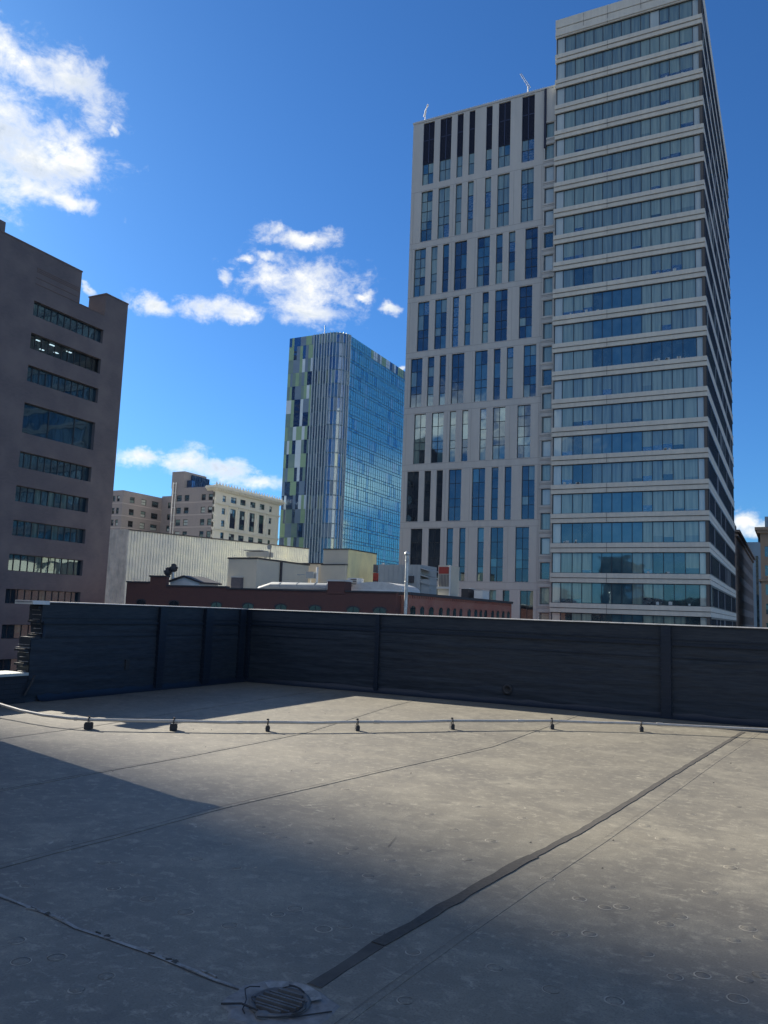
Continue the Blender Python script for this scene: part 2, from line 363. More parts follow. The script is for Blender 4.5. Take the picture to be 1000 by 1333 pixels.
# ------------------------------------------------------------------ ground and roof deck
mb = MB(); mb.box(-3000, 3000, -3000, 3000, G0 - 1, G0); st = mb.build('street_ground', M['street']); tag(st, kind='structure')
mb = MB(); mb.box(-11.3, 9, -9, 15.2, G0 + .004, 0); deck = mb.build('roof_deck', M['deck']); tag(deck, kind='structure')
RR = random.Random(3)
def seam(pts, w, wl=.02, off=0, jit=.006, th=.004):
    m = MB(); m.ribbon(pts, w, 0, 1, jit * .6, th, RR)
    m.ribbon([(x - w / 2 - wl / 2, y) for x, y in pts], wl, .0045, 0, jit, 0, RR)
    m.build('seam_strip', [M['seamdark'], M['deck']], deck)
seam([(-3.35, 14.0), (-3.40, 11.84), (-3.44, 9.91), (-3.65, 8.66), (-3.83, 7.68), (-3.98, 6.7), (-4.1, 5.99), (-4.19, 5.43), (-4.22, 4.96), (-4.26, 4.38), (-4.32, 3.9), (-4.36, 3.3), (-4.4, 1)], .05, .014)
seam([(-6.5, 14.5), (-6.32, 12.58), (-6.0, 10.46), (-5.84, 9.28), (-5.86, 8.18), (-5.9, 7.07), (-6.0, 5.91), (-6.06, 4.84), (-6.1, 2)], .04, .014)
seam([(-.50, 14.1), (-.88, 10.6), (-1.10, 8.3), (-1.30, 6.3), (-1.45, 5.0), (-1.55, 4.0), (-1.62, 3.2), (-1.7, 2)], .04, .002, jit=.001, th=.0018)
seam([(-8.7, 14.5), (-8.5, 11), (-8.3, 8), (-8.3, 3)], .04, .01)
seam([(1.1, 14.3), (1.0, 10), (.95, 5), (.95, 1)], .04, .01)
def fine(pts, w=.012, k=0, nm='crack_line', z=.0035, jit=.004):
    m = MB(); m.ribbon(pts, w, z, 0, jit, 0, RR); m.build(nm, [M['seamdark'] if k == 0 else M['seamlight']], deck)
fine([(-2.63, 5.5), (-2.57, 5.25)], .004)
# tar strip
m = MB(); tp = [(-.74, 13.87), (-.98, 11.6), (-1.17, 9.8), (-1.29, 8.6), (-1.41, 7.4), (-1.51, 6.5), (-1.58, 6.0), (-1.64, 5.6), (-1.71, 5.1), (-1.76, 4.65), (-1.80, 4.25), (-1.85, 3.77)]
m.ribbon(tp[:8], .056, 0, 0, .006, .004, RR); m.ribbon([(-1.638, 5.62), (-1.71, 5.1), (-1.76, 4.65), (-1.80, 4.25), (-1.84, 3.9), (-1.86, 3.74)], .074, 0, 0, .010, .0055, RR); m.build('tar_strip', M['tar'], deck)
m = MB(); m.ribbon([(-1.862, 3.735), (-1.87, 3.6), (-1.885, 3.4), (-1.9, 3.2)], .075, 0, 0, .008, .003, RR)
m.build('faded_tar_strip', mat('faded_tar', (.05, .046, .04), .8, [(5, (1, 1, 1), .9, (.085, .078, .065))]), deck)
# cross seam with torn tape
m = MB(); cs = [(-4.6, 3.3), (-4.09, 3.22), (-3.93, 3.2), (-3.51, 3.16), (-3.24, 3.11), (-3.02, 3.1), (-2.75, 3.08), (-2.57, 3.06), (-2.3, 3.02), (-2.08, 3.01)]
m.ribbon(cs, .022, 0, 0, .007, .004, RR)
m.ribbon([(x, y - .014) for x, y in cs], .006, .0022, 1, .003, 0, RR)
for i in range(16):
    x = -4.0 + 1.85 * RR.random() ** .8; y = 3.21 + (x + 4.09) * -.098
    m.ribbon([(x, y + RR.uniform(-.02, .02)), (x + RR.uniform(.02, .07), y + RR.uniform(-.012, .012))], RR.uniform(.004, .009), .004, 1 if i % 3 == 0 else 2, .003, .004, RR)
for x in (-3.50, -3.03, -2.56):
    y = 3.21 + (x + 4.09) * -.098
    m.add([(x - .018, y - .008, .006), (x + .015, y - .012, .006), (x + .02, y + .005, .010), (x, y + .01, .013), (x - .015, y + .006, .008)], [(0, 1, 2, 3, 4)], 1)
m.build('torn_tape_seam', [M['oldtape'], M['grime'], M['oldtape']], deck)
# fastener plates under the membrane: shallow discs with a dusty rim
FP = [(-3.23, 3.6), (-2.93, 3.56), (-2.62, 3.54), (-3.51, 3.62), (-3.85, 3.97), (-3.58, 3.88), (-3.9, 3.92), (-3.52, 4.68), (-3.47, 4.3), (-3.16, 4.3), (-3.44, 5.06), (-3.31, 5.03), (-3.08, 5.03), (-2.75, 4.95), (-2.76, 5.09), (-2.39, 4.63), (-2.16, 4.81), (-2.42, 4.99), (-2.47, 3.92), (-2.5, 3.8), (-3.6, 5.18), (-2.19, 3.76), (-2.12, 3.86), (-2.73, 2.65), (-2.72, 2.80), (-3.05, 2.82), (-3.36, 2.85), (-3.15, 2.71), (-3.95, 3.4), (-1.68, 3.75), (-1.93, 3.87), (-1.0, 4.89), (-.92, 4.95), (-.61, 4.98), (-.66, 4.82), (-.26, 5.0), (-.19, 4.90), (-.32, 4.78), (-.53, 4.15), (-.42, 4.24), (-.24, 4.3), (-.18, 4.39), (-1.12, 4.36), (-.99, 4.45), (-.69, 4.35), (-1.28, 3.8), (-1.5, 3.29), (-.99, 3.72), (-.73, 3.76), (-.26, 4.07), (-1.11, 6.96), (-.5, 5.52), (-.42, 6.14), (-1.05, 5.27), (-1.16, 4.95), (-1.42, 5.2), (-.94, 6.62), (-.46, 6.64), (-2.02, 6.61), (-1.99, 5.3), (-2.31, 5.33), (-2.36, 5.95), (-2.01, 5.82), (-2.36, 8.23), (-2.02, 7.83), (-.83, 7.61), (-.5, 8.19), (-2.47, 6.76), (-2.7, 6.28), (-3.31, 6.22), (-3.15, 6.39), (-3.29, 5.68), (-2.56, 7.85), (-3.71, 6.66), (-3.65, 5.91), (-5.0, 8.9), (-4.6, 7.6), (-3.1, 9.5), (-2.6, 10.4), (-1.6, 10.1), (-.6, 10.2), (-4.4, 10.8), (-5.3, 11.2), (-1.9, 11.6), (-.2, 9.2)]
for (x, y) in FP:
    r = .034 + RR.uniform(-.004, .005); m = MB(); z = .0
    m.lathe([(0, .0042), (r * .6, .0038), (r * .96, .0014)], (x, y, z), 18, 0)
    a0 = RR.uniform(0, 6.28); full = RR.random() < .45; ln = 6.28 if full else RR.uniform(2.6, 4.6)
    for (ri, ro, hh, mi, aa, ll) in ((r * .96, r * 1.06, .0022, 2, a0 + 1.5, ln * .9), (r * 1.06, r * RR.uniform(1.18, 1.34), .0022, 1, a0, ln)):
        n = 18; vs = []; fs = []
        for k in range(n + 1):
            a = aa + ll * k / n; tt = 1 - .5 * abs(2 * k / n - 1) ** 3 if not full else 1
            vs += [(x + ri * math.cos(a), y + ri * math.sin(a), hh), (x + (ri + (ro - ri) * tt) * math.cos(a), y + (ri + (ro - ri) * tt) * math.sin(a), hh * .6)]
        for k in range(n): fs.append((2 * k, 2 * k + 1, 2 * k + 3, 2 * k + 2))
        m.add(vs, fs, mi)
    m.build('fastener_plate', [M['deck'], M['ring'], M['ringd']], deck)
# small debris
m = MB()
for i in range(90):
    x = RR.uniform(-8, 0); y = RR.uniform(3.2, 13); s_ = RR.uniform(.004, .013)
    m.add([(x, y, .003), (x + s_ * 1.4, y + s_ * .3, .003), (x + s_, y + s_, .004 + s_ * .5), (x - s_ * .4, y + s_ * .8, .003)], [(0, 1, 2, 3)], RR.choice([0, 0, 1]))
gr = m.build('roof_grit', [M['ring'], M['rubber']], None); tag(gr, 'scattered pale grit and flakes over the roof membrane', 'grit', kind='stuff')

# drain
dr = thing('roof_drain', (-1.93, 2.98, 0), 'round iron roof drain in a taped square of membrane at the bottom edge', 'drain')
m = MB(); c = (-1.93, 2.98)
# membrane flashing piece, torn outline
pts = []
for k in range(22):
    a = 2 * math.pi * k / 22; rr_ = .20 + RR.uniform(-.02, .02); pts.append((c[0] + rr_ * math.cos(a) * 1.1, c[1] + rr_ * math.sin(a)))
m.add([(x, y, .006) for x, y in pts] + [(x * 1.0 + (x - c[0]) * .06, y + (y - c[1]) * .06, 0) for x, y in pts], [tuple(range(22))] + [(i, 22 + i, 22 + (i + 1) % 22, (i + 1) % 22) for i in range(22)], 0)
m.build('flashing', mat('dusty_flashing', (.19, .185, .175), .6, [(9, (1, 1, 1), .9, (.10, .095, .085)), (30, (1, 1, 1), .5, (.26, .25, .24))], .5, 20), dr)
m = MB(); m.lathe([(.125, .006), (.128, .016), (.112, .02), (.104, .012), (.09, .008), (0, .007)], (*c, 0), 32); m.build('drain_ring', M['drain'], dr)
m = MB()
for k in range(-3, 4):
    h = math.sqrt(max(.0, .1 ** 2 - (k * .027) ** 2)); m.box(c[0] - h, c[0] + h, c[1] + k * .027 - .005, c[1] + k * .027 + .005, .009, .019 + .004 * (k % 2))
m.build('grate', M['drain'], dr)
m = MB(); m.lathe([(.03, .006), (.032, .014), (.02, .02), (0, .021)], (c[0] - .0, c[1] - .12, 0), 18); m.build('clamp_knob', M['drain'], dr)
m = MB(); m.tube([(c[0] - .20, c[1] - .13, .01), (c[0] - .12, c[1] - .10, .018), (c[0] - .03, c[1] - .115, .02)], .004, 6); m.tube([(c[0] + .05, c[1] - .11, .014), (c[0] + .13, c[1] - .06, .014), (c[0] + .22, c[1] + .05, .01)], .003, 6)
for k in range(7):
    a = RR.uniform(0, 6.28); q = RR.uniform(.08, .16)
    m.tube([(c[0] + q * math.cos(a + t_) * (1 + .15 * math.sin(5 * t_)), c[1] + q * math.sin(a + t_), .018 + .01 * math.sin(3 * t_)) for t_ in [i_ * .22 for i_ in range(RR.randint(4, 9))]], .0025, 5)
m.build('tie_wire', M['rubber'], dr)
m = MB()
m.add([(c[0] + (.125 + .05 * (k % 2)) * math.cos(math.radians(35 + 11 * (k // 2))), c[1] + (.125 + .045 * (k % 2)) * math.sin(math.radians(35 + 11 * (k // 2))), .012 + .01 * (k % 2)) for k in range(22)], [(2 * k, 2 * k + 1, 2 * k + 3, 2 * k + 2) for k in range(10)])
m.build('lifted_flashing_edge', M['oldtape'], dr)

# ------------------------------------------------------------------ parapet
WB, WA, HT = 14.9, -11.0, 1.588
par = thing('parapet_wall', (-6, WB, 0), 'black painted brick parapet with pale metal coping, turning a corner around the roof', 'parapet')
RW = random.Random(11)
def courses(face, u0, u1, z0, z1, name, prof=None):
    """coated brick: a wrinkled skin with faint uneven courses"""
    m = MB(); nz = 44; nu = int((u1 - u0) / .09); vs = []; fs = []
    ends = [prof(z0 + (z1 - z0) * j / nz) if prof and j % 7 == 0 else None for j in range(nz + 1)]
    for j in range(nz + 1):
        if ends[j] is None: ends[j] = ends[j - 1] if prof else u0
    for j in range(nz + 1):
        z = z0 + (z1 - z0) * j / nz
        for i in range(nu + 1):
            u = u0 + (u1 - u0) * i / nu
            if i == 0: u = ends[j]
            u = max(u, ends[j])
            d = mnoise.noise(Vector((u * .8, z * 11, 3.1))) * .011 + mnoise.noise(Vector((u * 3.1, z * 22, 9.7))) * .006 + mnoise.noise(Vector((u * .5, z * 1.3, 5))) * .012
            d += .003 * math.sin(z / .075 * 2 * math.pi) * max(0, mnoise.noise(Vector((u * .7, z * 2, 1))) + .3)
            vs.append(face.pt(u, z, d - .008))
    for j in range(nz):
        for i in range(nu):
            a = j * (nu + 1) + i; fs.append((a, a + 1, a + nu + 2, a + nu + 1))
    m.add(vs, fs, 0, True)
    for j in range(0, nz, 3):
        z = z0 + (z1 - z0) * j / nz
        if prof: face.box(m, ends[j] + .002, u0 + .4, z, min(z1, z + (z1 - z0) * 3 / nz) - .001, .012, .29 - .02 * RW.random(), 0)
    face.box(m, u0 + .39 if prof else u0, u1, z0, z1, .02, .28, 0)
    return m.build(name, M['wallmem'], par)
FR = Face('A', WB); FL = Face('B', WA)
courses(FR, WA + .03, 8.6, 0, 1.26, 'wall_panel')
def prof(z):
    b = 9.31 if z > 1.0 else (9.2 if z > .84 else 9.1)
    return b + RW.uniform(-.012, .012)
courses(FL, 9.2, WB + .3, 0, 1.26, 'wall_panel', prof)
# upper band (above the ledge), smooth membrane turned up
m = MB(); FR.box(m, WA + .03, 8.6, 1.262, HT, -.006, .3); m.build('upper_band', M['wallmem'], par)
m = MB(); FL.box(m, 9.27, WB + .3, 1.262, HT, -.006, .3); m.build('upper_band', M['wallmem'], par)
for F_, a, b in ((FR, WA + .03, 8.6), (FL, 9.3, WB - .03)):
    m = MB(); F_.box(m, a, b, 1.245, 1.285, -.035, 0); F_.box(m, a, b, 1.34, 1.355, -.02, -.004); F_.box(m, a, b, 1.03, 1.04, -.018, 0); m.build('ledge', M['blackmem'], par)
    # membrane skirt at the foot
    m = MB(); n = 60; vs = []; fs = []
    for i in range(n + 1):
        u = a + (b - a) * i / n; hh = .10 + RW.uniform(-.02, .02); dd = .10 + RW.uniform(-.015, .02)
        vs += [F_.pt(u, hh, -.014), F_.pt(u, .035, -.045), F_.pt(u, .004, -dd - .05)]
    for i in range(n):
        for k in range(2): fs.append((3 * i + k, 3 * i + k + 1, 3 * i + k + 4, 3 * i + k + 3) if F_.k == 'A' else (3 * i + k + 3, 3 * i + k + 4, 3 * i + k + 1, 3 * i + k))
    m.add(vs, fs, 0, True); m.build('base_flashing', M['blackmem'], par)
# coping with a bevelled front lip
def coping(F_, a, b, segs):
    m = MB(); L_ = (b - a) / segs
    for i in range(segs):
        u0 = a + i * L_; u1 = u0 + L_ - .006; z = HT + RW.uniform(-.003, .003)
        pr = [(-.045, z + .002), (-.048, z + .008), (-.034, z + .018), (.33, z + .024), (.35, z + .01), (.35, z - .01)]
        vs = [F_.pt(u0, zz, d) for d, zz in pr] + [F_.pt(u1, zz, d) for d, zz in pr]; k = len(pr)
        m.add(vs, [tuple(range(k)), tuple(range(k, 2 * k))[::-1]] + [(j, (j + 1) % k, k + (j + 1) % k, k + j) for j in range(k)])
    return m.build('coping', M['coping'], par)
coping(FR, WA - .0, 8.7, 8); coping(FL, 9.02, WB - .062, 3)
m = MB(); FL.box(m, 9.03, 9.36, HT - .03, HT + .032, -.06, .37); m.build('end_cap', M['white'], par)
# pilasters / lapped vertical strips
for F_, u0, u1, dp in ((FR, -11.0 + .002, -10.9, .07), (FR, -7.72, -7.64, .05), (FR, -2.08, -1.92, .07), (FL, 11.99, 12.17, .07), (FL, 13.34, 13.56, .09), (FL, 14.55, 14.72, .06)):
    m = MB(); F_.box(m, u0, u1, .0, HT - .012, -dp, -.004)
    for k in range(14): F_.box(m, u0 - .012, u1 + .012, .1 + k * .1, .13 + k * .1 + RW.uniform(0, .02), -dp - .006, -.004)
    m.build('pilaster', M['blackmem'], par)
# round overflow scupper
m = MB()
m.lathe([(.055, 0), (.095, 0), (.1, .02), (.06, .03), (.05, .004), (0, .003)], (0, 0, 0), 20)
m.v = [(x - 4.87, WB - .012 - z, y + .27) for x, y, z in m.v]; m.build('scupper', M['rubber'], par)
m = MB(); FL.box(m, 11.2, 11.3, .42, .60, -.03, 0); m.build('vent_patch', M['rubber'], par)
# broken brick end: exposed brick teeth
m = MB()
for k in range(20):
    z = .48 + k * .0755
    if z > 1.5: break
    b = prof(z); FL.box(m, b - .05, b + .03, z, z + .009, .0 + RW.uniform(0, .1), .12 + RW.uniform(0, .14), 0)
    if k % 3 == 1: FL.box(m, b - .10, b + .02, z + .024, z + .06, .02, .24, 1)
FL.box(m, 9.06, 9.32, .85, .864, .0, .3, 0); FL.box(m, 9.1, 9.3, .90, .912, .02, .3, 0)
m.build('broken_brick_end', [M['mortar'], M['blackbrick']], par)
# low wall at left
lw = thing('low_wall', (WA - .1, 6, 0), 'low black roof wall with a pale sunlit cap, at the left edge', 'wall')
m = MB(); m.box(-11.35, WA + .06, -6, 9.05, 0, .43); m.build('wall_body', M['blackbrick'], lw)
m = MB(); m.box(-11.42, WA + .12, -6, 9.02, .432, .475); m.build('cap', M['lowcap'], lw)
m = MB(); m.tube([(WA + .09, 9.0, .12), (WA + .13, 9.08, .3), (WA + .1, 9.16, .42)], .02, 8); m.build('drip_edge', M['rubber'], lw)

# ------------------------------------------------------------------ conduit pipe and supports
pp = [(-10.9, 7.9, .30), (-10.3, 7.80, .22), (-9.84, 7.74, .17), (-9.34, 7.66, .14), (-8.86, 7.62, .125), (-8.43, 7.66, .12), (-8.14, 7.74, .12), (-7.69, 8.05, .118), (-7.27, 8.36, .12), (-6.74, 8.72, .115), (-6.3, 9.1, .12), (-5.82, 9.5, .114), (-5.4, 9.95, .12), (-4.86, 10.49, .113), (-4.42, 11.0, .12), (-3.85, 11.56, .112), (-3.25, 12.05, .12), (-2.62, 12.45, .112), (-2.08, 12.75, .12), (-1.38, 13.05, .115), (-.3, 13.45, .12), (2, 14.2, .12), (4, 14.6, .12)]
pipe = thing('conduit_pipe', (-5, 10, 0), 'long pale conduit pipe running low across the roof on small supports', 'pipe')
m = MB(); m.tube(pp, .020, 10); m.build('pipe_run', M['pipe'], pipe)
for i in (5, 9, 12, 15, 18):
    m = MB(); m.tube([Vector(pp[i]) + .3 * (Vector(pp[i + 1]) - Vector(pp[i])), Vector(pp[i]) + .42 * (Vector(pp[i + 1]) - Vector(pp[i]))], .025, 10); m.build('coupling', M['pipe'], pipe)
ords = ['big black block under the pipe nearest the left wall', 'big black block under the pipe beside the tip of the parapet shadow', 'small dark pipe foot right after the two big blocks, in open sun',
        'small dark pipe foot between the two seams left of centre', 'small dark pipe foot just below the round scupper of the parapet', 'small dark pipe foot on the seam right of centre', 'small dark pipe foot nearest the right end of the pipe']
for i, k in enumerate((6, 8, 10, 12, 14, 16, 18)):
    x, y, z = pp[k]; t = (Vector(pp[k + 1]) - Vector(pp[k - 1])).normalized(); an = math.atan2(t.y, t.x)
    s_ = thing('pipe_support', (x, y, 0), ords[i], 'pipe support', 'supports under the conduit pipe')
    big = i < 2; w, l, h = (.044, .05, .088) if big else (.028, .034, .075)
    m = MB(); m.box(-w, w, -l, l, .004, h * .86, 0); m.box(-w * .85, w * .85, -l * .92, l * .92, h * .86, h, 0)
    for q in (-1, 1): m.box(q * w - .004, q * w + .004, -l * .6, l * .6, .03, .05, 0)
    ca, sa = math.cos(an), math.sin(an)
    m.v = [(x + a * ca - b * sa, y + a * sa + b * ca, c_) for a, b, c_ in m.v]; m.build('rubber_block', M['rubber'], s_)
    m = MB()
    arc = [(0, -.03, h)] + [(0, .03 * math.cos(math.radians(q)) * -1, .12 + .028 * math.sin(math.radians(q)) + .0) for q in range(0, 181, 30)] + [(0, .03, h)]
    arc2 = [(x + a * ca - b * sa, y + a * sa + b * ca, c_) for a, b, c_ in arc]
    m.tube(arc2, .008, 6)
    m.box(x - .012, x + .012, y - .012, y + .012, .145, .165)
    m.build('strap', M['rubber'], s_)

# ------------------------------------------------------------------ right office tower
P_ = 3.985; FB = 106.3; AL, AR = -29.0, -9.05; SB = 156.0
ot = thing('office_tower', (-19, 130, G0), 'tall office tower with pale horizontal bands and ribbon windows, highest in the picture', 'office tower')
FA, FS = Face('A', FB), Face('B', AR)
m = MB(); m.box(AL + .05, AR - .7, FB + .7, SB, G0, 88.0); m.build('core', M['precast2'], ot)
edges = [-28.9, -27.72, -26.2, -24.9, -23.57, -22.3, -21.0, -19.72, -18.42, -17.1, -15.86, -14.57, -13.31, -11.96, -10.3, -9.1]
rows = {  # top floor = 20
 20: 'LGGGGGGGDDLDGGL', 19: 'LGMGGGGGGMMMMML', 18: 'LGDGGGGGGMDCCCL', 17: 'LMGGGDDGGDDCDMM', 16: 'LMGGGGGGGMMMMML', 15: 'LMMGGGGGGMMMMML', 14: 'LMMMMGGGGMCMMML', 13: 'LMMGGGGGGMMMMML',
 12: 'LMGGGGGGGMMMMML', 11: 'LGDDGGGGGMCCCML', 10: 'LCCCDBBBBMMMMML', 9: 'LMMGBBBBBMMMGGL', 8: 'LMMMDDBBDDDDDDL', 7: 'LMGMGGGGGMMMMML', 6: 'LMMMGGGGGMMMMML', 5: 'LCDGBBBBBCCCMGL',
 4: 'LCDDGGGGGCGMMML', 3: 'LMMMBBBBBMMMMML', 2: 'LDDDBBBBBMMMMML', 1: 'LMMMBBBBGCDDDML', 0: 'LMMMBBBBGCCDDDL', -1: 'LDMMDDBBBCCCCDL', -2: 'LMMGDDGGBCCCDDL', -3: 'MMMGDDDGBGMMDCL', -4: 'MMMGDDDGBGMMDCL'}
# the picture's ground: floor k has its sill at 3.85 + k * 3.985
idx = {'L': 4, 'G': 3, 'M': 2, 'B': 1, 'D': 0, 'C': 5}
gm = [M['gD'], M['gB'], M['gM'], M['gG'], M['gL'], M['gC'], M['desk']]
RT = random.Random(5)
for k in range(-6, 21):
    z0 = 3.85 + k * P_; z1 = z0 + 2.75
    if k >= -2:
        s_ = rows[k] if k in rows else rows[-3]
        if k >= 13: s_ = s_.replace('D', 'G')   # the upper floors have their blinds down
        mb = MB()
        for i in range(15):
            ch = s_[i]; d = .30 + RT.uniform(0, .015)
            if ch == 'C':
                zb = z0 + RT.uniform(.5, 1.0)
                FA.quad(mb, edges[i], edges[i + 1], z0, zb, d, 6); FA.quad(mb, edges[i], edges[i + 1], zb, z1, d, 1 + RT.choice([3, 2]))
            elif ch in 'MG' and RT.random() < .35:
                zb = z0 + RT.uniform(.15, .9)
                FA.quad(mb, edges[i], edges[i + 1], z0, zb, d, 1 + RT.choice([0, 3, 5])); FA.quad(mb, edges[i], edges[i + 1], zb, z1, d, 1 + idx[ch])
            else: FA.quad(mb, edges[i], edges[i + 1], z0, z1, d, 1 + idx[ch])
            if ch in 'CD' and RT.random() < .5:
                for q in range(RT.randint(1, 3)):
                    u = RT.uniform(edges[i] + .1, edges[i + 1] - .5); hh = RT.uniform(.2, .55)
                    FA.quad(mb, u, u + RT.uniform(.2, .45), z0 + .08, z0 + hh, d - .012, 7)
        for i, u in enumerate(edges):
            w = .035 if 0 < i < 15 else .06
            FA.box(mb, u - w, u + w, z0, z1, .22, .33, 0)
        FA.box(mb, edges[0], edges[-1], z0, z0 + .07, .215, .33, 0); FA.box(mb, edges[0], edges[-1], z1 - .1, z1, .215, .33, 0)
        mb.build('ribbon_window', [M['frame']] + gm, ot)
    # side ribbon
    mb = MB(); n = 34; ue = [FB + .5 + (SB - FB - 1) * i / n for i in range(n + 1)]
    for i in range(n):
        q = RT.random(); FS.quad(mb, ue[i], ue[i + 1], z0, z1, .03 + RT.uniform(0, .02), 1 + (0 if q < .75 else (1 if q < .9 else 2)))
        FS.box(mb, ue[i] - .04, ue[i] + .04, z0, z1, -.03, .06, 4 if RT.random() < .12 else 0)
    FS.box(mb, FB + .5, SB, z1 - .25, z1 - .002, -.035, .06, 0); FS.box(mb, FB + .5, SB, z0 + .002, z0 + .12, -.035, .06, 0)
    mb.build('side_window', [M['frame'], M['sideglass'], M['gD'], M['gG'], M['framel']], ot)
    # spandrel band above this floor: two mouldings round both faces
    za = z1; zb = z1 + P_ - 2.75 if k < 20 else 86.75
    mb = MB()
    for (c0, c1, pr) in ((za, za + (zb - za) * .46, .0), (za + (zb - za) * .52, zb, -.12)):
        mb.prism([(AL - .1, FB + pr), (AR, FB + pr), (AR, SB), (AR - .5, SB), (AR - .5, FB + pr + .5), (AL - .1, FB + pr + .5)], c0, c1, 0)
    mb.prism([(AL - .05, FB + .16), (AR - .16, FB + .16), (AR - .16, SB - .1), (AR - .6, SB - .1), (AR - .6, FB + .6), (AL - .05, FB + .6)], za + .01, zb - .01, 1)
    for u in (-21.6,):
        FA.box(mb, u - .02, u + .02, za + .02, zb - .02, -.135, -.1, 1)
    mb.build('spandrel_band', [M['precast'], M['precast2']], ot)
mb = MB()
for c0, c1, pr in ((86.80, 87.75, 0), (87.80, 89.1, -.08)):
    mb.prism([(AL - .1, FB + pr), (AR, FB + pr), (AR, SB), (AR - .5, SB), (AR - .5, FB + pr + .5), (AL - .1, FB + pr + .5)], c0, c1, 0)
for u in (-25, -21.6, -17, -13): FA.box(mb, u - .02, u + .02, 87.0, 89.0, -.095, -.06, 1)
mb.build('roof_parapet', [M['precast'], M['precast2']], ot)
m = MB(); FA.box(m, AR - .5, AR - .12, G0, 86.7, .14, .5); m.build('corner_post', M['precast2'], ot)
m = MB(); m.box(AL - .1, AL + .3, FB + .5, SB, G0, 88.5); m.build('party_wall', M['precast'], ot)
m = MB(); m.box(-24, -14, FB + 12, FB + 30, 88, 91); m.build('plant_room', M['precast'], ot)

# ------------------------------------------------------------------ concrete residential tower
CB = 107.5; CL, CR = -52.4, -30.95
ct = thing('concrete_tower', (-41, 118, G0), 'grey concrete tower with staggered tall narrow windows and navy louvres at the top', 'tower')
FC = Face('A', CB)
A_ = [(-50.6, -48.68), (-47.7, -45.77), (-44.8, -43.8), (-42.83, -41.87), (-40.05, -39.07), (-38.08, -36.18), (-34.4, -32.47)]
B_ = [(-51.48, -49.53), (-48.63, -47.57), (-46.67, -45.65), (-44.72, -42.72), (-41.05, -39.07), (-38.1, -37.08), (-36.14, -35.14), (-33.62, -31.75)]
rz = [(68.7, 72.4, A_), (59.3, 67.6, A_), (50.45, 58.2, B_), (41.6, 49.45, A_), (32.85, 40.5, B_), (24.07, 31.72, A_), (15.33, 22.92, B_), (6.6, 14.25, A_), (-2.2, 5.4, B_), (-11, -3.4, A_)]
ops = [(a, b, z0, z1) for z0, z1, s_ in rz[1:] for a, b in s_]
ops += [(a, b, 68.7, 79.2) for a, b in A_]
mb = MB(); FC.wall(mb, CL, CR, G0, 79.5, ops, .32, 0, 0)
mb.box(CL, CR, CB + .9, CB + 22, G0, 79.3, 0)
for (a0, a1, y0, y1, z) in ((CL, CR, CB, CB + .9, 79.5),): mb.quad((a0, y0, z), (a1, y0, z), (a1, y1, z), (a0, y1, z), 0)
mb.quad((CL, CB, G0), (CL, CB, 79.5), (CL, CB + .9, 79.5), (CL, CB + .9, G0), 0)
# joints: horizontal pairs at each band and vertical ones
for z0, z1, s_ in rz[1:]:
    for zz in (z1 + .12, z0 - .10): FC.box(mb, CL + .02, CR - .02, zz - .02, zz + .02, -.006, .004, 1)
    for u in (-51.9, -45.2, -41.4, -35.5, -31.3):
        if not any(a - .1 < u < b + .1 for a, b in s_): FC.box(mb, u - .014, u + .014, z0, z1, -.005, .004, 1)
mb.build('facade', [M['panel'], M['joint']], ct)
M['gK'] = glass('tower_glass_dark', (.010, .015, .022), (.035, .045, .05), .13, (.6, .78, .92))
gset = [M['gD'], M['gB'], M['gG'], M['gM'], M['gC']]
RC = random.Random(21)
for ri, (z0, z1, s_) in enumerate(rz):
    for (a, b) in s_:
        if ri == 0: z0, z1 = 68.7, 72.3
        wt = [.05, .15, .4, .3, .1] if ri < 2 else ([.45, .28, .17, .06, .04] if ri < 6 else [.80, .08, .06, .02, .04])
        base = RC.choices(range(5), wt)[0]
        def pick(i, j, base=base, wt=wt): return base if RC.random() < .55 else RC.choices(range(5), wt)[0]
        wd = b - a > 1.5; H_ = z1 - z0
        if ri == 0: zs = [z0, z0 + 1.9, z1]
        else: zs = [z0] + [z0 + H_ * f for f in ((.27, .43, .73) if RC.random() < .7 else (.24, .4, .6, .8))] + [z1]
        window(FC, a, b, z0, z1, .26, 2 if wd else 1, 3, ct, gset if ri < 2 else [M['gK']] + gset[1:], pick, M['frame'], .06, 'window', rowz=zs)
for (a, b) in A_:
    mb = MB(); z = 72.32
    FC.box(mb, a, b, 72.3, 79.2, .24, .3, 0)
    while z < 79.1: FC.box(mb, a + .05, b - .05, z, z + .1, .16, .24, 0); z += .22
    us = [a, b] + ([(a + b) / 2] if b - a > 1.5 else [])
    for u in us: FC.box(mb, max(a, u - .05), min(b, u + .05), 72.3, 79.2, .12, .25, 1)
    FC.box(mb, a, b, 76.2, 76.3, .12, .25, 1)
    mb.build('louvre_panel', [M['louvre'], M['lm']], ct)
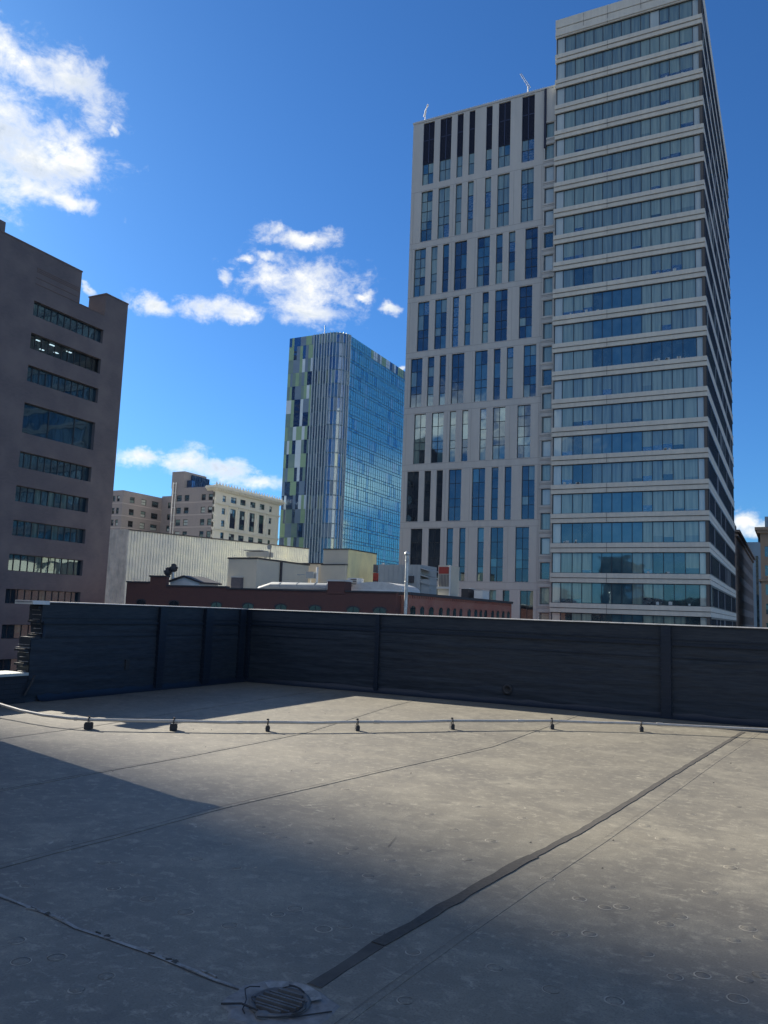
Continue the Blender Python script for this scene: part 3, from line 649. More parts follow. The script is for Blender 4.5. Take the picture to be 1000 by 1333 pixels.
# recessed link with small windows between the towers
FBY = Face('A', 107.3)
zb = [54.6 - 3.4 * k for k in range(-5, 21)]
opb = [(-30.8, -29.45, z, z + 2.27) for z in zb if z > G0]
mb = MB(); FBY.wall(mb, -30.95, -29.1, G0, 79.3, opb, .3, 0, 0); mb.box(-30.94, -29.12, 108.2, 112, G0, 79.2, 0)
mb.quad((-30.95, 107.3, 79.3), (-29.1, 107.3, 79.3), (-29.1, 108.2, 79.3), (-30.95, 108.2, 79.3))
for z in zb: FBY.box(mb, -30.96, -29.2, z - .55, z - .50, -.006, .01, 1); FBY.box(mb, -31.0, -29.12, z - .3, z - .08, -.08, 0, 0); FBY.box(mb, -31.0, -29.12, z + 2.35, z + 2.55, -.08, 0, 0)
mb.build('link_wall', [M['panel'], M['joint']], ct)
for z in zb:
    if z <= G0: continue
    window(FBY, -30.8, -29.45, z, z + 2.27, .22, 2, 1, ct, [M['gL'], M['gM'], M['gD']], lambda i, j: RC.choices([0, 1, 2], [.45, .45, .1])[0], M['frame'], .07, 'link_window', colx=[-30.8, -30.62, -29.45])
m = MB(); m.box(-30.94, -30.6, 107.2, 107.29, 70, 79.4); m.build('louvre_panel', M['louvre'], ct)
m = MB(); m.box(CL - .08, CR + 1.9, CB - .1, CB + .5, 79.45, 79.75)
for k in range(60): u = CL + .2 + k * (CR - CL) / 60; m.box(u, u + .03, CB + .4, CB + .43, 79.75, 80.25)
m.build('roof_edge', M['panel'], ct)

# roof antennas
an = thing('roof_antenna', (-50.6, 108.2, 79.75), 'small bent white antenna on the left end of the concrete tower roof', 'antenna')
m = MB(); m.tube([(-50.75, 108.2, 79.75), (-50.7, 108.2, 81.4), (-50.55, 108.2, 81.9)], .06, 6); m.build('mast', M['white'], an)
m = MB(); m.tube([(-50.95, 108.2, 80.9), (-50.7, 108.2, 82.0), (-50.35, 108.2, 82.6), (-50.3, 108.2, 82.9)], .09, 6); m.box(-50.5, -50.25, 108.1, 108.3, 82.6, 82.75); m.build('aerial', M['white'], an)
an = thing('roof_davit', (-33.9, 108.6, 79.75), 'slanted lattice davit arm on the concrete tower roof near the office tower', 'davit')
m = MB(); m.tube([(-33.9, 108.6, 79.75), (-33.9, 108.6, 81.6)], .08, 6); m.build('post', M['grey'], an)
m = MB(); a, b = Vector((-33.6, 108.6, 81.2)), Vector((-35.1, 108.6, 84.0))
for o in (-.13, .13): m.tube([a + Vector((o, 0, o * .5)), b + Vector((o * .6, 0, o * .3))], .035, 5)
for k in range(9): p = a.lerp(b, k / 9); q = a.lerp(b, (k + 1) / 9); s_ = 1 if k % 2 else -1; m.tube([p + Vector((.13 * s_, 0, .06 * s_)), q - Vector((.13 * s_, 0, .06 * s_))], .025, 4)
m.build('lattice_arm', M['grey'], an)

# ------------------------------------------------------------------ glass tower
gt = thing('glass_tower', (-125, 222, G0), 'blue glass tower with green chequered panels and a curved finned corner', 'glass tower')
GA, GB, GE, GT_ = 198.0, -117.5, 262.0, 84.6
FGA, FGB = Face('A', GA), Face('B', GB)
fl = [85.9 - 4.2 * k for k in range(0, 26)]
fl[0] = GT_
RG = random.Random(9)
# chequered panels
mb = MB(); us = [-136.5, -135.5, -134.7, -133.6, -132.4, -131.4, -130.4, -129.4, -128.4, -127.5]
for j in range(len(fl) - 1):
    z1, z0 = fl[j], max(fl[j + 1], G0)
    i = 0; prev = -1
    while i < len(us) - 1:
        w = RG.choice([1, 1, 2]); e = min(i + w, len(us) - 1)
        c_ = RG.choices([0, 1, 2, 3, 4], [.26, .2, .26, .18, .14])[0]
        if c_ == prev: c_ = (c_ + 2) % 5
        prev = c_
        off = 0 if i % 4 < 2 else -2.1
        mb_z0, mb_z1 = z0, z1
        FGA.box(mb, us[i], us[e] - .03, mb_z0 + .04, mb_z1, 0, .3, c_)
        i = e
mb.build('panel_wall', [M['p_green'], M['p_green2'], M['p_blue'], M['p_pale'], M['p_mid']], gt)
# curved finned corner
cc = (-121.8, 202.3); ra, rb = 4.3, 4.3; NS = 18
arc = [(-127.5 + .95 * k, 198.0) for k in range(6)] + [(cc[0] + ra * math.sin(math.pi / 2 * k / 7), cc[1] - rb * math.cos(math.pi / 2 * k / 7)) for k in range(8)]
NS = len(arc) - 1
ANG = [0] * 6 + [math.pi / 2 * k / 7 for k in range(8)]
mb = MB()
for j in range(len(fl) - 1):
    z1, z0 = fl[j], max(fl[j + 1], G0)
    if z1 - z0 < .2: continue
    for k in range(NS):
        (x0, y0), (x1, y1) = arc[k], arc[k + 1]
        q = RG.random(); mi = 0 if q < .62 else (1 if q < .8 else 2)
        if RG.random() < .25 and j % 3 == 0: mi = 3
        mb.quad((x0, y0, z0), (x1, y1, z0), (x1, y1, z1 - .35), (x0, y0, z1 - .35), mi)
        mb.quad((x0, y0, z1 - .35), (x1, y1, z1 - .35), (x1, y1, z1), (x0, y0, z1), 4)
mb.build('curved_corner', [M['gt_curve'], M['p_mid'], M['p_blue'], M['gG'], M['gt_line']], gt)
mb = MB()
for k in range(NS + 1):
    x, y = arc[k]; t = ANG[k]; nx, ny = math.sin(t), -math.cos(t)
    px_, py_ = -ny * .06, nx * .06
    mb.prism([(x - px_ * 1.3, y - py_ * 1.3), (x + px_ * 1.3, y + py_ * 1.3), (x + px_ * 1.3 + nx * .35, y + py_ * 1.3 + ny * .35), (x - px_ * 1.3 + nx * .35, y - py_ * 1.3 + ny * .35)], G0, GT_ + .1)
fn = mb.build('corner_fins', M['fin'], gt)
# curtain wall
mb = MB(); n = 40; y0_ = 202.6; du = (GE - y0_) / n
for j in range(len(fl) - 1):
    z1, z0 = fl[j], max(fl[j + 1], G0)
    if z1 - z0 < .2: continue
    for i in range(n):
        u = y0_ + i * du
        if j == 0 and i > 8: mi = RG.choice([3, 4, 5, 6]); 
        elif j == 0: mi = 0
        else: mi = RG.choices([0, 1, 2], [.84, .08, .08])[0]
        d = RG.uniform(0, .03)
        FGB.quad(mb, u, u + du, z0, z1 - .9, d, mi)
        FGB.quad(mb, u, u + du, z1 - .9, z1, d * .5, mi if j == 0 else (0 if RG.random() < .9 else 2))
mb.build('curtain_wall', [M['gt_wall'], M['gt_wall2'], M['gt_wall3'], M['p_green'], M['p_blue'], M['p_pale'], M['p_mid']], gt)
mb = MB()
for j in range(1, len(fl) - 1):
    if fl[j] < G0 + 1: break
    FGB.box(mb, y0_, GE, fl[j] - .09, fl[j] + .09, -.06, .02); FGB.box(mb, y0_, GE, fl[j] - 1.0, fl[j] - .84, -.06, .02); FGB.box(mb, y0_, GE, fl[j] + 1.2, fl[j] + 1.26, -.04, .02)
for i in range(n + 1): u = y0_ + i * du; FGB.box(mb, u - .04, u + .04, G0, GT_, -.05, .02)
mb.build('mullions', M['gt_line'], gt)
mb = MB(); mb.box(-136.5, -122, 198.4, GE, G0, GT_ - .3); mb.box(-128.0, -117.9, 203, GE, G0, GT_ - .5); mb.box(GB - .6, GB - .05, 201.6, 202.55, G0, GT_ + .2)
mb.build('core', M['gt_line'], gt)
m = MB(); m.box(-135, -131, 205, 209, GT_, GT_ + 1.2); m.box(-129, -121, 214, 226, GT_, GT_ + 1.4); m.build('roof_plant', M['p_mid'], gt)
m = MB(); m.tube([(-126.5, 202, GT_), (-126.5, 202, GT_ + 4.2)], .12, 6); m.build('antenna', M['gt_line'], gt)

# ------------------------------------------------------------------ historic hotel
ho = thing('historic_hotel', (-148, 178, G0), 'old hotel block with cream carved facade, spiky cornice and grey brick wings', 'building')
HB, HA = 166.33, -135.81
F1, F2 = Face('A', HB), Face('B', HA)
wz = [(29.75, 31.4), (26.35, 28.0), (23.05, 24.75), (19.8, 21.5), (16.5, 18.2), (13.2, 14.9)]
wa = [(-148.96, -147.21), (-146.2, -144.6), (-140.4, -138.95), (-138.0, -136.55)]
mb = MB(); F1.wall(mb, -150.9, HA - .6, G0, 33.4, [(a, b, z0, z1) for a, b in wa for z0, z1 in wz], .3)
for z0, z1 in wz: F1.box(mb, -150.9, HA - .6, z0 - .55, z0 - .3, -.03, .01, 1)
for zq in range(-9, 17): F1.box(mb, HA - .62, HA - .1 + (.0 if zq % 2 else -.15), zq * 2.0 + .6, zq * 2.0 + 1.9, -.02, .3, 2)
mb.box(-150.9, HA - .35, HB + .35, 196.2, G0, 33.2, 0); mb.quad((-150.9, HB, 33.4), (HA - .6, HB, 33.4), (HA - .6, HB + .4, 33.4), (-150.9, HB + .4, 33.4), 0)
mb.build('brick_wall', [M['greybrick'], M['greyband'], M['cream']], ho)
sing = [(169.5, 171.0), (191.2, 192.5)]; dbl = [(173.1, 175.6), (177.3, 179.8), (181.9, 184.4), (186.4, 188.8)]
opc = [(a, b, z0, z1) for a, b in sing for z0, z1 in wz] + [(a, b, 29.9, 31.5) for a, b in dbl] + [(a, b, 23.0, 28.3) for a, b in dbl] + [(a, b, 19.8, 21.5) for a, b in dbl] + [(a, b, 13.2, 18.2) for a, b in dbl]
mb = MB(); F2.wall(mb, HB - .02, 196.2, G0, 32.4, opc, .35)
mb.quad((HA, HB - .02, G0), (HA - .6, HB - .02, G0), (HA - .6, HB - .02, 32.4), (HA, HB - .02, 32.4)); mb.quad((HA, 196.2, G0), (HA, 196.2, 32.4), (HA - .4, 196.2, 32.4), (HA - .4, 196.2, G0))
for u in (172.2, 176.4, 180.8, 185.4, 189.9): F2.box(mb, u - .3, u + .3, 22.6, 28.9, -.22, 0)
for z in (28.95, 22.1): F2.box(mb, HB, 196.2, z, z + .3, -.45, 0); F2.box(mb, HB, 196.2, z - .25, z - .02, -.22, 0)
for u in (167.0, 195.5): F2.box(mb, u - .5, u + .5, G0, 32.3, -.12, 0)
for (a, b, z0, z1) in opc: F2.box(mb, a - .15, b + .15, z0 - .2, z0 - .02, -.14, 0)
mb.build('cream_wall', M['cream'], ho)
mb = MB()
for z, pr, h in ((32.3, .35, .3), (32.62, .75, .3), (32.94, 1.2, .4), (33.36, .9, .25)):
    mb.box(HA - .4, HA + pr, HB - pr, 196.2 + pr, z, z + h); mb.box(HA - 2.6, HA - .4, HB - pr, HB + .2, z, z + h)
for k in range(44): u = HB - .6 + k * .7; mb.box(HA + .3, HA + 1.0, u, u + .3, 32.4, 32.9)
mb.build('cornice', M['cream'], ho)
mb = MB()
for k in range(25):
    u = HB - .5 + k * 1.27
    mb.add([(HA + .9, u - .3, 33.6), (HA + .9, u + .3, 33.6), (HA + .5, u + .3, 33.6), (HA + .5, u - .3, 33.6), (HA + .7, u, 34.85)], [(0, 1, 4), (1, 2, 4), (2, 3, 4), (3, 0, 4), (3, 2, 1, 0)])
    mb.box(HA + .6, HA + .8, u + .45, u + .8, 33.6, 33.95)
mb.build('cresting', M['cream'], ho)
RH = random.Random(4)
hg = [M['gD'], M['gG'], M['gL'], M['archglass']]
pk = lambda i, j: RH.choices([0, 1, 2, 3], [.4, .2, .25, .15])[0]
for a, b in wa:
    for z0, z1 in wz: window(F1, a, b, z0, z1, .2, 1, 2, ho, hg, pk, M['frame'], .12)
for a, b in sing:
    for z0, z1 in wz: window(F2, a, b, z0, z1, .25, 1, 2, ho, hg, pk, M['frame'], .14)
for a, b in dbl:
    for z0, z1, rz_ in ((29.9, 31.5, None), (23.0, 28.3, [23.0, 24.6, 25.9, 27.0, 28.3]), (19.8, 21.5, None), (13.2, 18.2, None)):
        window(F2, a, b, z0, z1, .25, 2, 2, ho, [M['gD'], M['gG'], M['gL'], M['louvre']], (lambda i, j: 3 if j == 1 else pk(i, j)) if rz_ else pk, M['frame'], .16, rowz=rz_)
# penthouse, wings, light well
m = MB(); m.box(-151.2, -146.8, HB + .1, 175.5, 33.42, 38.0); m.build('stair_penthouse', M['greybrick'], ho)
m = MB(); m.box(-146.7, -145.0, 167.5, 176, 33.42, 35.6); m.box(-146.75, -146.2, 169, 176.2, 35.6, 37.3)
for k in range(5): m.box(-145.0, -144.9, 168.2 + k * 1.5, 169.2 + k * 1.5, 33.8, 35.2)
m.build('roof_plant', M['p_blue'], ho)
F3, F4, F5 = Face('B', -162.93), Face('A', 160.55), Face('A', 175.8)
w3 = [(163.2, 165.05), (167.7, 169.6), (171.8, 174.5)]; w4_ = [(-165.1, -164.1), (-166.7, -165.7)]; w5_ = [(-160.6, -158.8), (-155.2, -154.0)]
mb = MB()
F3.wall(mb, 160.55, 175.8, G0, 32.5, [(a, b, z0 - .35, z1 - .35) for a, b in w3 for z0, z1 in wz], .3)
F4.wall(mb, -172, -162.93, G0, 32.5, [(a, b, z0 - .35, z1 - .35) for a, b in w4_ for z0, z1 in wz], .3)
F5.wall(mb, -162.93, -150.9, G0, 33.0, [(a, b, z0 - .35, z1 - .35) for a, b in w5_ for z0, z1 in wz], .3)
mb.box(-172, -163.4, 161, 196, G0, 32.2); mb.box(-163.5, -150.9, 176.3, 196, G0, 32.8); mb.box(-172, -163.0, 160.6, 161, 32.25, 32.5)
for z0, z1 in wz: F3.box(mb, 160.55, 175.8, z0 - .9, z0 - .68, -.03, .01, 1); F4.box(mb, -172, -162.93, z0 - .9, z0 - .68, -.03, .01, 1)
mb.build('wing_wall', [M['greybrick'], M['greyband']], ho)
for F_, ws in ((F3, w3), (F4, w4_), (F5, w5_)):
    for a, b in ws:
        for z0, z1 in wz[:4]: window(F_, a, b, z0 - .35, z1 - .35, .2, 1, 2, ho, hg, pk, M['frame'], .12)
m = MB()
for u in (-150.2, -149.3): m.tube([(u, HB - .25, 18), (u, HB - .25, 35.0)], .13, 6)
for z in (20, 24, 28, 32, 34.6): m.box(-150.3, -149.2, HB - .3, HB - .0, z, z + .12)
m.build('flue_pipe', M['white'], ho)

# ------------------------------------------------------------------ corrugated building
cb = thing('corrugated_building', (-95, 112, G0), 'long pale corrugated metal clad building below the old hotel', 'building')
CX, C0, C1 = -88.93, 89.23, 140.0
def ctop(y): return 12.66 + (y - C0) * .0316
mb = MB(); per = .62; y = C0; prof_ = []
while y < C1:
    prof_ += [(y, 0), (y + .16, .0), (y + .24, .13), (y + .46, .13), (y + .54, 0)]; y += per
prof_.append((C1, 0))
vs = []; fs = []
for (y, d) in prof_: vs += [(CX - .13 + d, y, G0), (CX - .13 + d, y, ctop(y))]
for i in range(len(prof_) - 1): fs.append((2 * i, 2 * i + 2, 2 * i + 3, 2 * i + 1))
mb.add(vs, fs); mb.build('corrugated_cladding', M['corr'], cb)
mb = MB(); mb.add([(CX - .2, C0 + .1, G0), (-110, C0 + .1, G0), (-110, C1, G0), (CX - .2, C1, G0), (CX - .2, C0 + .1, ctop(C0)), (-110, C0 + .1, ctop(C0)), (-110, C1, ctop(C1)), (CX - .2, C1, ctop(C1))], [(4, 5, 6, 7), (1, 2, 6, 5), (2, 3, 7, 6)]); mb.build('roof', M['flatroof'], cb)
mb = MB(); vs = []; fs = []; x = -110.0; i = 0; pr = []
while x < CX - .15: pr += [(x, 0), (x + .3, 0), (x + .38, .1), (x + .6, .1), (x + .68, 0)]; x += .76
pr.append((CX - .05, 0))
for (x, d) in pr: vs += [(x, C0 + .06 - d, G0), (x, C0 + .06 - d, ctop(C0) + .1)]
for i in range(len(pr) - 1): fs.append((2 * i, 2 * i + 2, 2 * i + 3, 2 * i + 1))
mb.add(vs, fs); mb.build('end_cladding', M['corr2'], cb)
mb = MB(); mb.add([(CX + .08, C0 - .1, ctop(C0) - .05), (CX + .08, C1, ctop(C1) - .05), (CX + .08, C1, ctop(C1) + .12), (CX + .08, C0 - .1, ctop(C0) + .12), (CX - .3, C0 - .1, ctop(C0) + .12), (CX - .3, C1, ctop(C1) + .12)], [(0, 1, 2, 3), (3, 2, 5, 4)])
mb.build('roof_trim', M['roofedge'], cb)

# ------------------------------------------------------------------ brick row with arched windows
RB = random.Random(17)
def arch_window(face, u0, u1, z0, z1, d, parent, seg=8, rise=.3):
    mb = MB(); w = u1 - u0; c = (u0 + u1) / 2
    pts = [(u0, z0), (u1, z0)] + [(c + w / 2 * math.cos(math.pi * k / seg), z1 - rise + rise * math.sin(math.pi * k / seg)) for k in range(seg + 1)]
    P3 = [face.pt(u, z, -.015) for u, z in pts]
    mb.add(P3, [tuple(range(len(P3)))], 1)
    Q = [face.pt(c + (u - c) * 1.22, (z - z0) * 1.06 + z0 + (.0), -.05) for u, z in pts[1:]]
    Q2 = [face.pt(u, z, -.05) for u, z in pts[1:]]
    for i in range(1, len(Q) - 1): mb.quad(Q2[i], Q2[i + 1], Q[i + 1], Q[i], 2)
    face.box(mb, c - .03, c + .03, z0, z1 - .02, -.04, -.016, 0); face.box(mb, u0, u1, (z0 + z1) / 2 - .03, (z0 + z1) / 2 + .03, -.038, -.017, 0)
    face.box(mb, u0 - .06, u1 + .06, z0 - .12, z0, -.09, 0, 3)
    mb.build('arched_window', [M['frame'], M['archglass'], M['roofedge'] if face.k == 'A' else M['redbrick_lit'], M['beige']], parent)
bk = thing('dark_brick_building', (-46, 69, G0), 'dark red brick building with stepped parapet just beyond the black parapet', 'building')
FK = Face('A', 63.4)
mb = MB()
mb.box(-62.8, -31.0, 63.4, 64.3, G0, 3.2, 0); mb.box(-62.8, -40.2, 64.301, 92, G0, 3.15, 0)
for (a, b, z) in ((-62.8, -59.6, 3.86), (-59.6, -57.4, 4.5), (-57.4, -49.6, 3.55), (-49.6, -31.0, 3.40)): mb.box(a, b - .001, 63.4, 63.8, 3.201, z, 0)
mb.build('brick_wall', M['redbrick'], bk)
mb = MB()
for (a, b, z) in ((-62.85, -59.63, 3.862), (-59.7, -57.35, 4.502), (-57.33, -49.62, 3.552), (-49.6, -38.15, 3.402), (-36.15, -30.95, 3.402)): mb.box(a, b, 63.3, 63.9, z, z + .14)
mb.build('wall_coping', M['roofedge'], bk)
mb = MB(); mb.box(-62.7, -40.3, 63.9, 91.9, 3.16, 3.2); mb.box(-40.3, -31.1, 63.9, 64.2, 3.205, 3.25); mb.build('flat_roof', M['flatroof'], bk)
mb = MB(); mb.box(-38.05, -36.25, 63.34, 64.6, 3.21, 4.35, 0); mb.box(-38.12, -36.18, 63.27, 64.68, 4.352, 4.5, 1); mb.build('chimney', [M['redbrick'], M['galv']], bk)
for c_ in (-60.6, -56.15, -50.74, -46.9, -43.1, -39.3, -35.3, -32.6): arch_window(FK, c_ - .62, c_ + .62, .3, 2.08, 0, bk)
# lit side of the brick building; the light sits in its brighter brick colour
b2 = thing('lit_brick_building', (-39, 78, G0), 'red brick side with light painted into its tone and a row of small arched windows', 'building')
F6 = Face('B', -30.3)
mb = MB(); mb.box(-40.1, -30.3, 64.4, 93.6, G0, 3.3, 0); mb.build('brick_wall', M['redbrick_lit'], b2)
mb = MB(); mb.box(-40.15, -30.15, 64.35, 93.75, 3.302, 3.56, 0)
for k in range(60): mb.box(-30.3, -30.2, 63.6 + k * .5, 63.8 + k * .5, 3.05, 3.3, 1)
mb.build('roof_edge', [M['roofedge'], M['redbrick_lit']], b2)
for (a, b) in ((64.8, 65.9), (66.9, 67.8), (68.9, 70.0), (71.3, 72.2), (73.2, 74.0), (74.9, 75.7), (76.6, 77.4), (78.9, 79.8), (80.9, 81.8), (82.5, 83.3), (84.0, 84.9), (86.3, 87.2), (88.1, 89.0), (90.0, 90.95), (91.9, 92.9)): arch_window(F6, a, b, .7, 2.38, 0, b2)

# penthouses and roof equipment
p1 = thing('stucco_penthouse', (-53, 75, 3.2), 'beige stucco rooftop penthouse with dark roof edge and a dark downpipe', 'penthouse')
mb = MB(); mb.box(-54.75, -50.95, 70, 80.3, 3.2, 6.88, 0); mb.build('walls', M['stucco'], p1)
mb = MB(); mb.box(-54.85, -50.85, 69.9, 80.4, 6.882, 7.04); mb.build('roof_edge', M['roofedge'], p1)
mb = MB(); mb.tube([(-50.8, 74.4, 3.2), (-50.8, 74.4, 6.88)], .14, 6); mb.build('downpipe', M['roofedge'], p1)
dv = thing('rooftop_cabinet', (-53.2, 69.7, 3.2), 'small brown cabinet against the front wall of the beige penthouse', 'cabinet')
mb = MB(); mb.box(-53.85, -52.6, 69.5, 69.98, 3.2, 4.85, 0); mb.build('cabinet_body', M['brown'], dv)
mb = MB(); mb.box(-53.9, -52.55, 69.45, 69.97, 4.852, 4.95); mb.build('cabinet_lid', M['galv'], dv)
p2 = thing('tall_penthouse', (-48.2, 85, 3.2), 'taller rooftop penthouse with a side wall coloured pale yellow for reflected light', 'penthouse')
mb = MB(); mb.box(-50.0, -46.65, 82, 89, 3.2, 8.92, 0); mb.box(-46.65, -46.5, 82.02, 89, 3.2, 8.91, 1); mb.build('walls', [M['stucco'], M['stucco_glow']], p2)  # thin side sheet carries the painted reflected light
mb = MB(); mb.box(-50.1, -46.45, 81.9, 89.1, 8.922, 9.04); mb.build('roof_edge', M['roofedge'], p2)
p3 = thing('grey_penthouse', (-52, 84, 3.2), 'low grey rooftop block between the beige and the taller penthouses', 'penthouse')
mb = MB(); mb.box(-57.5, -50.02, 82.3, 88, 3.2, 7.2, 0); mb.box(-50.02, -46.7, 81.5, 81.98, 3.2, 7.05, 0); mb.build('walls', M['stucco'], p3)
mb = MB(); mb.box(-57.6, -50.01, 82.2, 88.1, 7.202, 7.33); mb.box(-50.01, -46.6, 81.4, 81.99, 7.052, 7.16); mb.build('roof_edge', M['roofedge'], p3)
mb = MB(); mb.box(-53.9, -52.9, 82.1, 82.29, 4.2, 6.3); mb.build('wall_vent', M['grey'], p3)
sp_ = thing('vent_stack', (-29.95, 63.0, G0), 'tall pale pipe stack standing between the two brick buildings', 'vent stack')
mb = MB(); mb.tube([(-29.9, 63.0, G0), (-29.9, 63.0, 6.75)], .15, 10); mb.build('pipe', M['stack'], sp_)
mb = MB(); mb.lathe([(.15, 0), (.24, .02), (.24, .22), (.1, .34), (0, .36)], (-29.9, 63.0, 6.7), 12)
for z in (0, 2.2, 4.4, 6.2): mb.lathe([(.15, 0), (.18, 0), (.18, .06), (.15, .06)], (-29.9, 63.0, z), 12)
mb.build('cap_and_bands', M['stack'], sp_)
for k, (x, y, zt, lb) in enumerate(((-59.6, 66, 5.55, 'left of two cowled vent pipes on the dark brick building'), (-58.85, 66, 5.95, 'right and taller of two cowled vent pipes on the dark brick building'))):
    v_ = thing('cowl_vent', (x, y, 3.2), lb, 'vent pipe', 'cowled vent pipes on the brick roof')
    mb = MB(); mb.tube([(x, y, 3.2), (x, y, zt - .5)], .17, 10); mb.build('pipe', M['white'] if k == 0 else M['stack'], v_)
    mb = MB(); mb.lathe([(.18, -.2), (.4, 0), (.4, .35), (.24, .45), (.32, .55), (.14, .7), (0, .72)], (x, y, zt - .6), 10)
    mb.box(x - .5, x + .5, y - .1, y + .1, zt - .45, zt - .25); mb.build('cowl', M['roofedge'], v_)
gs = thing('gabled_skylight', (-57, 66, 3.2), 'low white gable with dark roof edge beside the vent pipes', 'skylight')
mb = MB(); mb.add([(-58.8, 65.6, 3.2), (-54.9, 65.6, 3.2), (-54.9, 65.6, 4.05), (-57.0, 65.6, 4.62), (-58.8, 65.6, 4.1), (-58.8, 68.6, 3.2), (-54.9, 68.6, 3.2), (-54.9, 68.6, 4.05), (-57.0, 68.6, 4.62), (-58.8, 68.6, 4.1)], [(0, 1, 2, 3, 4), (9, 8, 7, 6, 5), (0, 4, 9, 5), (2, 1, 6, 7)]); mb.build('gable', M['white'], gs)
mb = MB()
for (xa, za, xb, zb_) in ((-59.0, 4.06, -57.0, 4.63), (-57.0, 4.63, -54.5, 3.97)):
    mb.add([(xa, 65.4, za), (xb, 65.4, zb_), (xb, 68.8, zb_), (xa, 68.8, za), (xa, 65.4, za + .17), (xb, 65.4, zb_ + .17), (xb, 68.8, zb_ + .17), (xa, 68.8, za + .17)], [(0, 1, 5, 4), (4, 5, 6, 7), (0, 3, 2, 1), (1, 2, 6, 5), (0, 4, 7, 3)])
mb.build('gable_roof', M['roofedge'], gs)
dt = thing('roof_duct', (-43, 66, 3.2), 'long round grey duct lying along the dark brick roof', 'duct')
mb = MB(); mb.tube([(-47.6, 66, 3.55), (-46, 66, 3.85), (-39.4, 66, 3.82)], [.25, .45, .45], 14)
for x in (-45, -43, -41, -39.6): mb.tube([(x, 66, 3.84), (x + .1, 66, 3.84)], .48, 14)
mb.build('duct_tube', M['grey'], dt)
mb = MB()
for x in (-45.5, -41): mb.box(x, x + .15, 65.8, 66.2, 3.2, 3.5)
mb.build('duct_feet', M['roofedge'], dt)
hd = thing('roof_fan', (-42, 66.8, 3.2), 'small dark fan box on a white post above the grey duct', 'fan')
mb = MB(); mb.box(-42.6, -41.75, 66.7, 67.4, 4.75, 5.4); mb.box(-43.7, -42.65, 66.8, 67.2, 5.05, 5.15); mb.build('fan_box', M['grey'], hd)
mb = MB(); mb.tube([(-41.5, 67, 3.2), (-41.5, 67, 5.85)], .12, 8); mb.tube([(-42.2, 67, 3.2), (-42.2, 67, 4.75)], .05, 6); mb.build('post', M['white'], hd)
tk = thing('curved_tank', (-34, 66, 3.2), 'pale curved metal tank roof low on the dark brick roof', 'tank')
mb = MB(); vs = []; fs = []; n = 14
for k in range(n + 1):
    t = math.pi * k / n; x = -34.0 - 2.7 * math.cos(t); z = 3.75 + .7 * math.sin(t)
    vs += [(x, 65.2, z), (x, 69, z)]
for k in range(n): fs.append((2 * k, 2 * k + 2, 2 * k + 3, 2 * k + 1))
mb.add(vs, fs, 0, True); mb.add([vs[2 * k] for k in range(n + 1)], [tuple(range(n + 1))], 0); mb.build('tank_shell', M['galv'], tk)
mb = MB(); mb.box(-36.7, -31.3, 65.15, 69, 3.57, 3.75); mb.build('tank_base', M['white'], tk)
sm = thing('small_vent_box', (-37, 66, 3.2), 'small pale louvred box right of the brick chimney', 'vent box')
mb = MB(); mb.box(-37.4, -36.3, 65.8, 67, 3.57, 4.8); mb.build('box_body', M['galv'], sm)
mb = MB()
for k in range(4): mb.box(-37.0, -36.4, 65.7, 65.8, 4.0 + k * .2, 4.08 + k * .2)
mb.build('slats', M['roofedge'], sm)
rs = thing('red_and_white_flue', (-44, 85, 3.2), 'red and white stepped flue beside the taller penthouse', 'flue')
mb = MB()
for k, (z, w) in enumerate(((3.5, .65), (4.5, .5), (5.4, .6), (6.4, .35))): mb.box(-44.7, -44.7 + w, 84.8, 85.4, z, z + .95, k % 2)
mb.build('red_flue', [M['redmetal'], M['brown']], rs)
mb = MB(); mb.tube([(-43.5, 85, 3.2), (-43.5, 85, 7.55)], .17, 8)
for z in (4.2, 5.2, 6.3): mb.box(-44.0, -43.3, 84.85, 85.2, z, z + .35)
mb.build('white_flue', M['white'], rs)
hv = thing('rooftop_air_unit', (-36.5, 77, 3.5), 'large grey rooftop air unit with three projecting louvre hoods', 'air handling unit')
mb = MB(); mb.box(-39.5, -34.6, 76.2, 80.5, 3.6, 6.78, 0)
for k in range(9): mb.box(-39.4 + k * .55, -39.37 + k * .55, 76.17, 76.2, 4.4, 6.7, 0)
mb.build('unit_body', M['grey'], hv)
for k in range(3):
    z = 6.2 - k * .72; mb = MB()
    mb.add([(-34.6, 76.2, z + .3), (-33.5, 76.2, z), (-33.5, 78.4, z), (-34.6, 78.4, z + .3), (-34.6, 76.2, z + .18), (-33.5, 76.2, z - .1), (-33.5, 78.4, z - .1), (-34.6, 78.4, z + .18)], [(0, 1, 2, 3), (7, 6, 5, 4), (0, 4, 5, 1), (1, 5, 6, 2)])
    mb.build('louvre_hood', M['grey'], hv)
mb = MB(); mb.box(-36.1, -35.3, 76.0, 76.18, 4.9, 5.6); mb.build('intake', M['roofedge'], hv)
mb = MB()
for k in range(7): mb.tube([(-36.2 + k * .4, 76.6, 3.7), (-36.2 + k * .4, 76.6, 4.25)], .08, 6)
mb.box(-36.4, -33.4, 76.5, 76.7, 4.2, 4.32); mb.box(-34.6, -33.6, 76.4, 78.3, 3.6, 5.3); mb.build('pipe_rack', M['grey'], hv)
ch = thing('cooling_tower', (-36, 89, 3.5), 'beige framed cooling box with a red top panel on the brick roof', 'cooling tower')
mb = MB(); mb.box(-37.4, -35.9, 87.5, 90.5, 3.9, 7.5, 0); mb.build('body', M['stucco'], ch)
mb = MB(); mb.box(-37.3, -36.05, 87.44, 87.5, 6.5, 7.3); mb.build('red_panel', M['redmetal'], ch)
mb = MB()
for k in range(7): mb.box(-37.2 + k * .19, -37.13 + k * .19, 87.42, 87.5, 5.0, 6.4)
mb.build('slats', M['brown'], ch)
